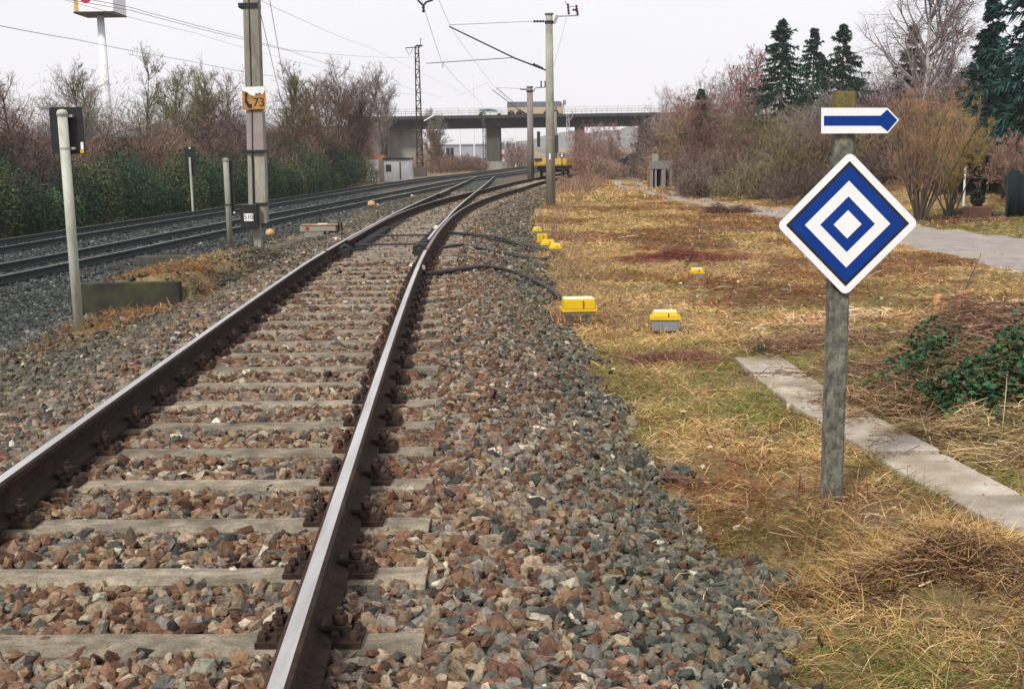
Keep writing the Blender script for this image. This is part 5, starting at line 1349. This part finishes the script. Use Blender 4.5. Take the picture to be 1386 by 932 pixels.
cap_box(943, 379, .21, .2, .05, .03, 'small yellow-topped box farthest right in the reddish grass', base=.07, prof=.8)
cap_box(752, 352, .24, .24, .06, .17, 'nearest small yellow cap in the cluster at the end of the middle hoses', base=.04, prof=.7)
cap_box(742, 341, .31, .25, .08, .10, 'domed orange-yellow box second in the cluster of four', white=False, base=.04, prof=.75)
cap_box(734, 332, .25, .22, .14, .08, 'tall plain yellow box third in the cluster of four', white=False, prof=.97)
cap_box(727, 322, .24, .2, .07, .12, 'farthest yellow cap of the cluster, with a pale grey rim', base=.04, prof=.7)
def knob(px, py, r_, h, label, m1='tan', m2='blackiron'):
    X, Y, zb = gnd(px, py); e = empty('ground_marker', (X, Y, zb), label=label, cat='marker')
    MB().lathe((0, 0, -.05), [(r_ * .6, 0), (r_ * .5, h * .6)], 10).build('stem', M[m2], e)
    MB().lathe((0, 0, h * .5), [(r_, 0), (r_ * 1.1, r_ * .5), (r_ * .9, r_ * 1.2), (.02, r_ * 1.5)], 12).build('cap', M[m1], e, smooth=True)
M['ochre'] = mat('weathered ochre cap', (.55, .40, .20), (.45, .28, .12), 12, .8, .2)
knob(503, 282, .17, .22, 'ochre mushroom cap between the points and the main line', 'ochre')
knob(558, 268, .10, .1, 'tiny pinkish cap on the ballast left of the far rails', 'tan')
knob(366, 322, .14, .18, 'rusty ochre cap at the foot of the thick concrete mast', 'ochre')
knob(570, 373, .055, .14, 'small white cable clamp knob on the right rail where the hose begins', 'yellowwhite')
knob(591, 314, .06, .12, 'small white clamp knob on the right rail beside the points', 'yellowwhite')

# black hoses over the ballast
def hose(pts, rad, label):
    P_ = []
    for i, (px, py) in enumerate(pts):
        x, y, z = gnd(px, py); P_.append(Vector((x, y, z + rad + .035)))
    out = []
    for i in range(len(P_) - 1):
        p0, p1, p2, p3 = P_[max(i - 1, 0)], P_[i], P_[i + 1], P_[min(i + 2, len(P_) - 1)]
        for t in np.linspace(0, 1, 8, endpoint=False):
            out.append(.5 * ((2 * p1) + (p2 - p0) * t + (2 * p0 - 5 * p1 + 4 * p2 - p3) * t * t + (3 * p1 - p0 - 3 * p2 + p3) * t ** 3))
    out.append(P_[-1])
    MB().tube(out, rad, 8).build('cable_hose', M['rubber'], None, smooth=True, label=label, cat='hose', group='black hoses running from the rail to the cable boxes')
hose([(574, 378), (600, 375), (630, 370), (655, 367), (685, 372), (715, 382), (740, 395), (762, 412), (775, 424)], .034, 'thick black hose, lowest of the three, arching over the ballast')
hose([(596, 340), (625, 336), (650, 341), (680, 347), (715, 353), (740, 354), (750, 346)], .026, 'thin black hose in the middle, ending at the nearest yellow cap of the cluster')
hose([(598, 318), (630, 321), (665, 325), (690, 330), (715, 337), (738, 343)], .032, 'black hose, uppermost of the three, leading to the domed yellow box')
hose([(640, 323), (670, 329), (700, 334), (712, 341)], .028, 'short black hose lying beside the uppermost long one')

# concrete slab path
prev = None
ysl = [4.15, 5.28, 6.1, 7.02, 8.0, 8.95, 9.75, 10.5]
nms = ['nearest concrete slab of the path, cut by the right frame edge', 'second concrete slab of the path, with a smear of soil', 'third concrete slab of the path, pale with a straw heap on its corner', 'fourth concrete slab, right behind the foot of the sign post', 'fifth concrete slab, just beyond the sign post', 'sixth concrete slab, weathered and partly overgrown', 'farthest concrete slab at the end of the path']
for i in range(7):
    ya, yb_ = ysl[i] + .03, ysl[i + 1] - .03
    xa, xb_ = float(slab_c(ya)), float(slab_c(yb_)); w = .225
    b = MB(); z = -.338 + .006 * math.sin(i * 2.3)
    n = 8; vs = []
    for zz_ in (z - .08, z):
        for k in range(n + 1):
            t = k / n; c_ = float(slab_c(ya + (yb_ - ya) * t)); j = .004 * math.sin(i * 7 + k * 3)
            vs.append((c_ - w + j, ya + (yb_ - ya) * t, zz_ + .004 * math.sin(i * 2.1) * t)); vs.append((c_ + w - j, ya + (yb_ - ya) * t, zz_ - .004 * math.sin(i * 1.3)))
    m_ = 2 * (n + 1); fs = []
    for k in range(n):
        a = 2 * k
        fs += [(a, a + 2, a + 3, a + 1), (m_ + a, m_ + a + 1, m_ + a + 3, m_ + a + 2), (a, m_ + a, m_ + a + 2, a + 2), (a + 1, a + 3, m_ + a + 3, m_ + a + 1)]
    fs += [(0, 1, m_ + 1, m_), (m_ - 2, 2 * m_ - 2, 2 * m_ - 1, m_ - 1)]
    b.add(vs, fs).build('path_slab', M['slab'], None, bevel=.008, label=nms[i], cat='paving slab', group='concrete slabs of the narrow path')

# the sign
X, Y, zb = gnd(1125, 675)
SY = Y
e = empty('railway_sign', (X, Y, zb), label='weathered post with blue-and-white arrow plate above a blue-and-white diamond plate', cat='railway sign')
def lp(x, y, dy=-.075): v = at(x, y, Y + dy); return (v[0] - X, dy, v[2] - zb)
zt = lp(1141, 124, 0)[2]; w = .052
def oct_(w_, c): return [(-w_ + c, -w_), (w_ - c, -w_), (w_, -w_ + c), (w_, w_ - c), (w_ - c, w_), (-w_ + c, w_), (-w_, w_ - c), (-w_, -w_ + c)]
rq = random.Random(3); vs = []; N_ = 60; zsplit = zt - .16
for i in range(N_ + 1):
    z = -.15 + (zsplit + .15) * i / N_
    for x_, y_ in oct_(w, .012): vs.append((x_ + rq.uniform(-.0016, .0016), y_ + rq.uniform(-.0016, .0016), z))
b = MB(); b.add(vs, [(i * 8 + k, i * 8 + (k + 1) % 8, (i + 1) * 8 + (k + 1) % 8, (i + 1) * 8 + k) for i in range(N_) for k in range(8)] + [tuple(range(8))[::-1], tuple(N_ * 8 + k for k in range(8))]); b.build('post', M['postwood'], e)
b = MB(); vs = [(x_, y_, z) for z in (zsplit + .001, zt) for x_, y_ in oct_(w + .001, .012)]
b.add(vs, [(k, (k + 1) % 8, 8 + (k + 1) % 8, 8 + k) for k in range(8)] + [tuple(range(8))[::-1], tuple(8 + k for k in range(8))]); b.build('post_head', M['mosspost'], e)
c0 = lp(1146.8, 303.5); hw, hh = .368, .372
def rdiam(s, rr=0., n=6):
    """diamond of half diagonal s with rounded corners of size rr"""
    out = []
    cs_ = [(0, s), (s, 0), (0, -s), (-s, 0)]
    if rr == 0: return [(x * hw / .37, z * hh / .37) for x, z in cs_]
    for k, (cx, cz) in enumerate(cs_):
        a0 = math.radians([135, 45, -45, -135][k]); ctr = (cx * (1 - rr * 1.414 / s), cz * (1 - rr * 1.414 / s))
        for t in np.linspace(0, -math.pi / 2, n): out.append(((ctr[0] + rr * math.cos(a0 + t)) * hw / .37, (ctr[1] + rr * math.sin(a0 + t)) * hh / .37))
    return out
dp = MB()
outer = rdiam(.382, .035); yF = c0[1] - .006
def P3(p, y=yF): return (c0[0] + p[0], y, c0[2] + p[1])
n = len(outer)
dp.add([P3(p) for p in outer] + [P3(p, yF + .012) for p in outer], [tuple(range(2 * n - 1, n - 1, -1))], 2)
dp.add([P3(p) for p in outer] + [P3(p, yF + .012) for p in outer], [(i, i + n, (i + 1) % n + n, (i + 1) % n) for i in range(n)], 2)
sizes = [(.331, 0), (.309, 2), (.229, 1), (.147, 0), (.075, 1)]
# white band between outer outline and first diamond: fan of quads
in0 = rdiam(.331); per = n // 4
vs = [P3(p) for p in outer] + [P3(p) for p in in0]; fs = []
for k in range(4):
    for q in range(per - 1): fs.append((k * per + q, k * per + q + 1, n + k))
    a = (k * per + per - 1) % n; b2 = ((k + 1) * per) % n
    fs.append((a, b2, n + (k + 1) % 4, n + k))
dp.add(vs, fs, 0)
rings = [.331, .309, .229, .147, .075]; mats_ = [2, 1, 0, 1]
for i in range(4):
    A_, B_ = rdiam(rings[i]), rdiam(rings[i + 1])
    dp.add([P3(p) for p in A_] + [P3(p) for p in B_], [(k, (k + 1) % 4, 4 + (k + 1) % 4, 4 + k) for k in range(4)], mats_[i])
dp.add([P3(p) for p in rdiam(.075)], [(0, 1, 2, 3)], 0)
dp.build('diamond_plate', [M['white'], M['blue'], M['black']], e)
def ap(cx, cy): return lp(1026 + cx / 3.108, 110 + cy / 3.108)
out = [ap(266, 112), ap(545, 112), ap(594, 163), ap(546, 219), ap(266, 220)]
arr = [ap(277, 146), ap(516, 145), ap(543, 119), ap(586, 163), ap(545, 211), ap(515, 187), ap(277, 187)]
b = MB(); yy = -.075
b.prism([(p[0], p[2]) for p in out], yy, yy + .006, 0, 1)
b.prism([(p[0], p[2]) for p in arr], yy - .0015, yy - .0005, 2)
b.build('arrow_plate', [M['white'], M['zinc'], M['blue']], e)
b = MB()
for yy_ in (303, 165): 
    z = lp(1146, yy_)[2]; b.box((lp(1141, yy_)[0] * 0, -.03, z - .02), (.13, .07, .03))
b.build('clamp', M['blackiron'], e)

# stumps, brush piles, brambles
def brush(name, px, py, rx, ry, h, n, c, label, seed, L0=.25, w=.004):
    n = int(n * 3.4); w = w * .75; rx *= 1.35; ry *= 1.35; X, Y, zb = gnd(px, py); r = np.random.default_rng(seed)
    x = r.normal(0, rx * .5, n); y = r.normal(0, ry * .45, n); q = np.exp(-(x / rx) ** 2 - (y / ry) ** 2)
    k_ = r.random(n) < np.clip(.45 + 1.1 * vnoise(X + x, Y + y, 2.2 / max(rx, .3), seed), .03, 1); x, y, q = x[k_], y[k_], q[k_]; n = len(x)
    z = hz(X + x, Y + y) + h * q * r.random(n) * np.clip(.7 + .8 * vnoise(X + x, Y + y, 5, seed + 3), .1, 1.5)
    a = r.uniform(0, 2 * math.pi, n); el = r.normal(.06, .2, n); L_ = r.uniform(.3, 1.2, n) * L0; n_ = n
    d = np.stack([np.cos(a) * np.cos(el), np.sin(a) * np.cos(el), np.sin(el)], -1)
    P0 = np.stack([X + x, Y + y, z + .01], -1) - d * (L_ * .5)[:, None]; P1 = P0 + d * (L_ * .5)[:, None] + r.normal(0, .02, (n, 3)); P2 = P1 + d * (L_ * .5)[:, None] + r.normal(0, .02, (n, 3))
    for p in (P0, P1, P2): p[:, 2] = np.maximum(p[:, 2], hz(p[:, 0], p[:, 1]) + .004)
    cc_ = np.array(c)[r.integers(0, len(c), n)] * r.uniform(.5, 1.4, (n, 1))
    A = Acc(); A.add(ribbons(P0, P1, P2, r.uniform(.5, 1.5, n) * w, cc_, r))
    k = n // 30
    A.add(vtube(np.stack([P0[:k], P1[:k], P2[:k]], 1), np.array([[1, .9, .5]]) * r.uniform(.0015, .005, (k, 1)), 5, tcol(c[-1], k, r)))
    return link(name, A.mesh(name), M['veg'], label=label, cat='brush pile')
DB = [(.08, .045, .03), (.18, .10, .055), (.38, .24, .12), (.045, .03, .022), (.28, .16, .08)]
brush('brush_pile', 1150, 800, .26, .14, .04, 700, DB, 'dark heap of dead stalks in the grass below the sign post', 1, .2, .0025)
brush('brush_pile', 1330, 755, .36, .17, .08, 1300, DB, 'larger dark brown heap of twigs at the right edge below the slab path', 2, .25, .0025)
brush('brush_pile', 1290, 455, 1.25, 1.0, .34, 6500, [(.20, .11, .08), (.30, .18, .12), (.42, .28, .18), (.12, .07, .05)], 'wide heap of red-brown cut brushwood right of the sign post', 3, .35, .004)
brush('brush_pile', 1320, 432, 1.5, .4, .22, 2200, [(.60, .42, .26), (.72, .58, .40), (.45, .22, .10)], 'pale strewn wood chips and cut sticks by the orange stumps', 4, .22, .007)
brush('brush_pile', 925, 352, .8, .5, .18, 2000, [(.18, .07, .055), (.26, .10, .07)], 'dark red-brown dead bramble heap above the small farthest yellow box', 5, .3, .004)
brush('brush_pile', 985, 290, .6, .5, .4, 900, [(.14, .08, .06)], 'dark twig heap at the near edge of the lane bend', 6, .4, .008)
brush('brush_pile', 905, 490, .35, .2, .12, 1300, [(.20, .10, .08), (.30, .16, .11)], 'small reddish tuft heap below the lone grey cable box', 7, .2, .003)
brush('brush_pile', 1200, 570, .35, .5, .2, 2200, [(.30, .18, .10), (.42, .30, .17), (.14, .08, .05)], 'tan brushwood strip along the right side of the slabs', 8, .25, .003)
brush('brush_pile', 1340, 610, .55, .35, .25, 3600, [(.45, .33, .17), (.55, .42, .22), (.2, .13, .07)], 'straw-coloured heap of dead grass at the right edge above the slabs', 9, .25, .003)
brush('brush_pile', 1330, 530, .6, .5, .34, 2200, [(.16, .09, .05), (.30, .19, .11), (.09, .06, .04)], 'dead bramble stems tangled through the ivy mound', 21, .35, .004)
brush('brush_pile', 1095, 470, .5, .4, .12, 2200, [(.30, .16, .10), (.2, .11, .08), (.42, .30, .18)], 'low brown brush left of the sign post near the far end of the slabs', 10, .25, .003)
brush('brush_pile', 768, 247, 1.2, 1.0, .3, 1000, [(.30, .13, .07), (.5, .34, .2)], 'orange-brown heap beside the siding right of the yellow wagon', 11, .4, .015)
brush('brush_pile', 762, 260, .8, .8, .15, 700, [(.22, .075, .065), (.16, .07, .05)], 'flat reddish bramble patch behind the foot of the round mast', 12, .3, .01)
for i, (px, py, r_, h, lab) in enumerate([(1301, 436, .075, .22, 'jagged orange-brown cut stump in the brushwood'), (1268, 432, .05, .16, 'small pale cut stump left of the jagged one'), (1277, 437, .04, .12, 'thin cut stump between the other two'), (1330, 434, .045, .1, 'low cut stump at the right of the group')]):
    h *= 1.5; X, Y, zb = gnd(px, py + 4); zb += .05; b = MB(); q = random.Random(i); n = 9; vs = []
    for z, s in ((-.05, 1.25), (h * .4, 1.0), (h, .9)):
        for k in range(n): a = 2 * math.pi * k / n; vs.append((r_ * s * math.cos(a) * q.uniform(.85, 1.15), r_ * s * math.sin(a) * q.uniform(.85, 1.15), z + (q.uniform(-.04, .05) if z == h else 0)))
    vs.append((0, 0, h * .8))
    b.add(vs, [(j * n + k, j * n + (k + 1) % n, (j + 1) * n + (k + 1) % n, (j + 1) * n + k) for j in (0, 1) for k in range(n)] + [(2 * n + k, 2 * n + (k + 1) % n, 3 * n) for k in range(n)])
    o = b.build('tree_stump', M['stump'], None, label=lab, cat='tree stump'); o.location = (X, Y, zb)
# bramble and ivy
def leafbush(name, pts, label, seed, cols_, s=(.025, .055)):
    r = np.random.default_rng(seed); A = Acc()
    for px, py, rx, ry, h, n in pts:
        X, Y, zb = gnd(px, py)
        x = X + r.normal(0, rx * .5, n); y = Y + r.normal(0, ry * .5, n); q = np.exp(-((x - X) / rx) ** 2 - ((y - Y) / ry) ** 2)
        z = hz(x, y) + .02 + h * q * r.uniform(.1, 1, n) * (1 + .5 * vnoise(x, y, 3, 5))
        # five-lobed leaf outline
        tt = np.linspace(0, 2 * math.pi, 10, endpoint=False); rad = np.where(np.arange(10) % 2 == 0, .55, .34)
        qd = np.stack([np.cos(tt) * rad, np.sin(tt) * rad, .12 * (np.arange(10) % 2)], -1)
        ss = r.uniform(s[0], s[1], n)
        V = np.einsum('nij,nkj->nki', rotm(n, r, .45), qd[None] * ss[:, None, None]) + np.stack([x, y, z], -1)[:, None]
        c = np.array(cols_)[r.integers(0, len(cols_), n)] * r.uniform(.5, 1.5, (n, 1))
        kk = r.random(n) < np.clip(.55 + 1.1 * vnoise(x, y, 3.5, seed + 40), .02, 1); V = V[kk]; c = c[kk]; n = len(V)
        A.add((V.reshape(-1, 3), np.arange(10)[None] + (np.arange(n) * 10)[:, None], np.repeat(c, 10, axis=0)))
    return link(name, A.mesh(name), M['leaf'], label=label, cat='ivy')
IV = [(.010, .040, .018), (.016, .066, .028), (.028, .10, .036), (.055, .095, .025), (.10, .07, .03)]
leafbush('ivy_patch', [(1275, 505, .5, .5, .25, 2300), (1330, 545, .7, .4, .28, 3600), (1375, 525, .4, .6, .45, 2800), (1260, 470, .3, .4, .18, 500), (1240, 555, .35, .3, .08, 350), (1385, 480, .3, .3, .4, 500)], 'glossy blue-green ivy and bramble mound at the right edge', 1, IV)
leafbush('ivy_patch', [(1028, 480, .10, .10, .07, 160)], 'tiny dark green plant tuft at the far end of the slab path', 2, [(.02, .05, .03)], (.03, .05))

# garden side beyond the lane
X, Y, zb = gnd(1322, 296)
e = empty('planter', (X, Y, zb), label='brown tub planter with a clipped dark ball shrub beyond the lane', cat='planter')
MB().box((0, 0, .17), (.62, .5, .36), taper=1.06).build('tub', M['pot'], e, bevel=.03)
A = Acc(); r = np.random.default_rng(3); n = 900; d = r.normal(size=(n, 3)); d /= np.linalg.norm(d, axis=1)[:, None]
Pp = d * np.array([.19, .19, .24]) * r.uniform(.6, 1.05, (n, 1)) + np.array([0, 0, .58]); qd = np.array([(-.5, 0, 0), (0, -.4, .1), (.5, 0, 0), (0, .4, .1)])
V = np.einsum('nij,nkj->nki', rotm(n, r, 1), qd[None] * .07) + Pp[:, None]
A.add((V.reshape(-1, 3), np.arange(4)[None] + (np.arange(n) * 4)[:, None], np.repeat(tcol((.02, .03, .02), n, r, .5), 4, axis=0)))
link('ball_shrub', A.mesh('ball_shrub'), M['leaf'], e)
for px, py, L_, lab in ((1303, 291, 1.1, 'dark log lying left of the tub planter'), (1342, 294, .8, 'dark log lying right of the tub planter')):
    X, Y, zb = gnd(px, py); o = MB().tube([(-L_ / 2, 0, .08), (0, .02, .09), (L_ / 2, 0, .07)], [.09, .1, .08], 9).build('log', M['bark'], None, label=lab, cat='log'); o.location = (X, Y, zb)
# netting fence
X, Y, zb = gnd(1362, 296)
e = empty('netting_fence', (X, Y, zb), label='dark green netting screen at the right frame edge beyond the lane', cat='fence')
b = MB(); n = 40; vs = []; hN = 1.25
for i in range(n + 1):
    x = i * .08; y = .05 * math.sin(i * 1.7) + .03 * math.sin(i * .6) - .01 * i
    for yy in (0, .02): vs += [(x, y + yy, .02), (x + .02 * math.sin(i), y + yy, hN + .06 * math.sin(i * .9))]
fs = []
for i in range(n):
    a = i * 4; c = a + 4
    fs += [(a, c, c + 1, a + 1), (a + 2, a + 3, c + 3, c + 2), (a + 1, c + 1, c + 3, a + 3), (a, a + 2, c + 2, c)]
fs += [(0, 1, 3, 2), (n * 4, n * 4 + 2, n * 4 + 3, n * 4 + 1)]
b.add(vs, fs).build('netting', M['netting'], e, smooth=True)
for x in (0, 1.6, 3.2): MB().tube([(x, .04, -.1), (x, .04, hN + .1)], .03, 8).build('fence_post', M['shed'], e)
# pergola shed
X, Y, zb = gnd(1318, 272)
Y = 38; X = W2(1322, Y); zb = float(hz(X, Y))
e = empty('garden_shed', (X, Y, zb), label='open black timber garden shelter behind the tub planter', cat='shelter')
hS = Zp(203, Y, 1322) - zb
b = MB(); b.box((0, .3, hS), (1.9, 2.0, .1), rx=.05); b.build('roof', M['shed'], e)
for x, y in ((-.85, -.5), (.75, -.5), (-.85, 1.1), (.75, 1.1)): MB().box((x, y, hS / 2), (.12, .12, hS)).build('post', M['shed'], e)
MB().box((.95, .3, hS / 2), (.05, 1.6, hS)).build('wall', M['shed'], e); MB().box((0, 1.2, hS / 2), (1.6, .05, hS)).build('back_wall', M['shed'], e)
X = W2(1308, 36); e = empty('garden_pole', (X, 36, float(hz(X, 36))), label='thin white pole in front of the black garden shelter', cat='pole')
MB().tube([(0, 0, 0), (0, 0, Zp(224, 36, 1308) - float(hz(X, 36)))], .035, 8).build('shaft', M['white'], e); MB().lathe((0, 0, 1.3), [(.05, 0), (.05, .04)], 8).build('collar', M['zinc'], e)
# old stone posts / niche by the lane bend
Y = 66; x0, zb = W2(897, Y), float(hz(W2(897, Y), Y))
e = empty('stone_shelter', (x0, Y, zb), label='grey masonry shelter with two dark openings at the bend of the lane', cat='shelter')
def sx(px): return W2(px, Y) - x0
hA = Zp(228, Y, 897) - zb
b = MB()
for p0, p1 in ((881.5, 884), (886.5, 889), (895.5, 901), (907, 909.5)): b.box(((sx(p0) + sx(p1)) / 2, .4, hA / 2), (sx(p1) - sx(p0), .9, hA))
b.build('pillar', M['stonegate'], e)
MB().box(((sx(881) + sx(910)) / 2, .4, hA + .2), (sx(910) - sx(881), 1.0, .45)).build('lintel', M['stonegate'], e)
MB().box(((sx(884) + sx(891)) / 2, .3, hA + .62), (sx(891) - sx(884), .7, .42)).build('pale_block', M['concrete'], e)
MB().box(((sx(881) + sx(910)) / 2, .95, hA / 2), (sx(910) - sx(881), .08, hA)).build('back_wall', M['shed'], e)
X = W2(879, 68); o = MB().box((0, 0, .55), (.22, .25, 1.1)).tube([(0, 0, 1.1), (0, 0, 1.2)], [.09, .03], 8).build('orange_post', M['orange'], None, bevel=.02, label='rusty orange post left of the grey masonry shelter', cat='post'); o.location = (X, 68, float(hz(X, 68)))

# overhead wires
def wire(pts, label, rad=.012):
    P_ = [tuple(at(x, y, Y)) for x, y, Y in pts]; out = []
    for i in range(len(P_) - 1):
        a, b_ = Vector(P_[i]), Vector(P_[i + 1])
        for t in np.linspace(0, 1, 10, endpoint=False): p = a.lerp(b_, t); p.z -= .12 * 4 * t * (1 - t) * (a - b_).length / 60; out.append(p)
    out.append(Vector(P_[-1]))
    MB().tube(out, rad * .62, 5).build('overhead_wire', M['wire'], None, label=label, cat='overhead wire', group='overhead wires against the sky')
wire([(-60, -38, 24), (172, 9, 34), (335, 52, 44), (392, 68, 52), (560, 78, 116)], 'upper dark wire passing behind the pylon sign to the top of the lattice mast', .014)
wire([(-60, -30, 24), (176, 14, 34), (335, 55, 44), (392, 69, 52), (500, 102, 90), (600, 132, 150)], 'wire just below the upper one, dropping towards the bridge', .014)
wire([(-80, 20, 26), (0, 35, 30), (100, 53, 38), (258, 83, 52), (335, 98, 62), (560, 128, 110)], 'lowest long wire crossing the left sky above the bare trees', .016)
wire([(-20, -30, 20), (265, 45, 40), (335, 66, 50), (460, 96, 90)], 'faint short wire ending behind the thick mast', .008)
wire([(352, 0, 30), (398, 22, 40), (500, 64, 80), (640, 130, 150)], 'faint wire rising from the thick mast top towards the upper frame edge', .010)
wire([(565, -20, 26), (573, 8, 30), (598, 84, 44), (642, 130, 80), (712, 205, 160)], 'contact wire over the near track meeting the end of the cantilever arm', .010)
wire([(585, -30, 24), (594, 0, 28), (612, 40, 43), (672, 120, 80), (720, 160, 160)], 'carrying wire over the near track held by the tip of the cantilever', .009)
wire([(618, 130, 150), (660, 112, 120), (667, 122, 80)], 'thin distant wire above the bridge left of the brown-grey mast', .018)
X, Y, zb = 0, 0, 0
p = [tuple(at(x, y, 27)) for x, y in ((561, -6), (568, 3), (573, 8), (577, 3), (586, 0))]
b = MB(); b.tube(p[:3], .025, 6); b.tube(p[2:], .025, 6); insul(b, p[2], (0, 0, -1), 2, .04, .15)
b.build('wire_insulator', M['blackiron'], None, label='dark V-shaped wire clamp at the top frame edge above the near track', cat='insulator')

# dead sticks
def stick(pts, rad, label, m='bark'):
    P_ = []
    for px, py, dz in pts: x, y, z = gnd(px, py); P_.append((x, y, z + dz))
    MB().tube(P_, [rad] * (len(P_) - 1) + [rad * .4], 6).build('stick', M[m], None, smooth=True, label=label, cat='stick')
stick([(895, 657, .05), (925, 660, .06), (955, 665, .05)], .011, 'broken orange-brown stick at the edge of the ballast', 'pot')
stick([(905, 655, .06), (930, 668, .06), (948, 667, .09)], .007, 'thin forked twig crossing the broken stick', 'pot')
stick([(1305, 395, 0), (1313, 385, .1), (1326, 372, .32)], .012, 'dark stick poking up beside the lane')
stick([(925, 370, 0), (940, 345, .2), (948, 330, .5)], .015, 'leaning dark twig sticking up behind the farthest yellow box')
stick([(1355, 600, 0), (1360, 560, .18), (1362, 520, .38)], .0035, 'thin pale stalk rising from the ivy', 'tan')
stick([(1270, 440, .15), (1320, 438, .15), (1356, 428, .16)], .012, 'long pale stick lying across the wood chips', 'tan')

# ------------------------------------------------------------------ haze
me = bpy.data.meshes.new('haze'); hb_ = MB(); hb_.box((0, 1350, 12), (5600, 3000, 36)); me = hb_.mesh('haze')
hm = bpy.data.materials.new('haze'); hm.use_nodes = True; hn = hm.node_tree; hn.nodes.clear()
ho = hn.nodes.new('ShaderNodeOutputMaterial'); hp = hn.nodes.new('ShaderNodeVolumePrincipled'); hp.inputs['Density'].default_value = .00032; hp.inputs['Color'].default_value = (.97, .98, 1, 1)
hn.links.new(hp.outputs[0], ho.inputs['Volume'])
link('haze', me, hm, kind='stuff')
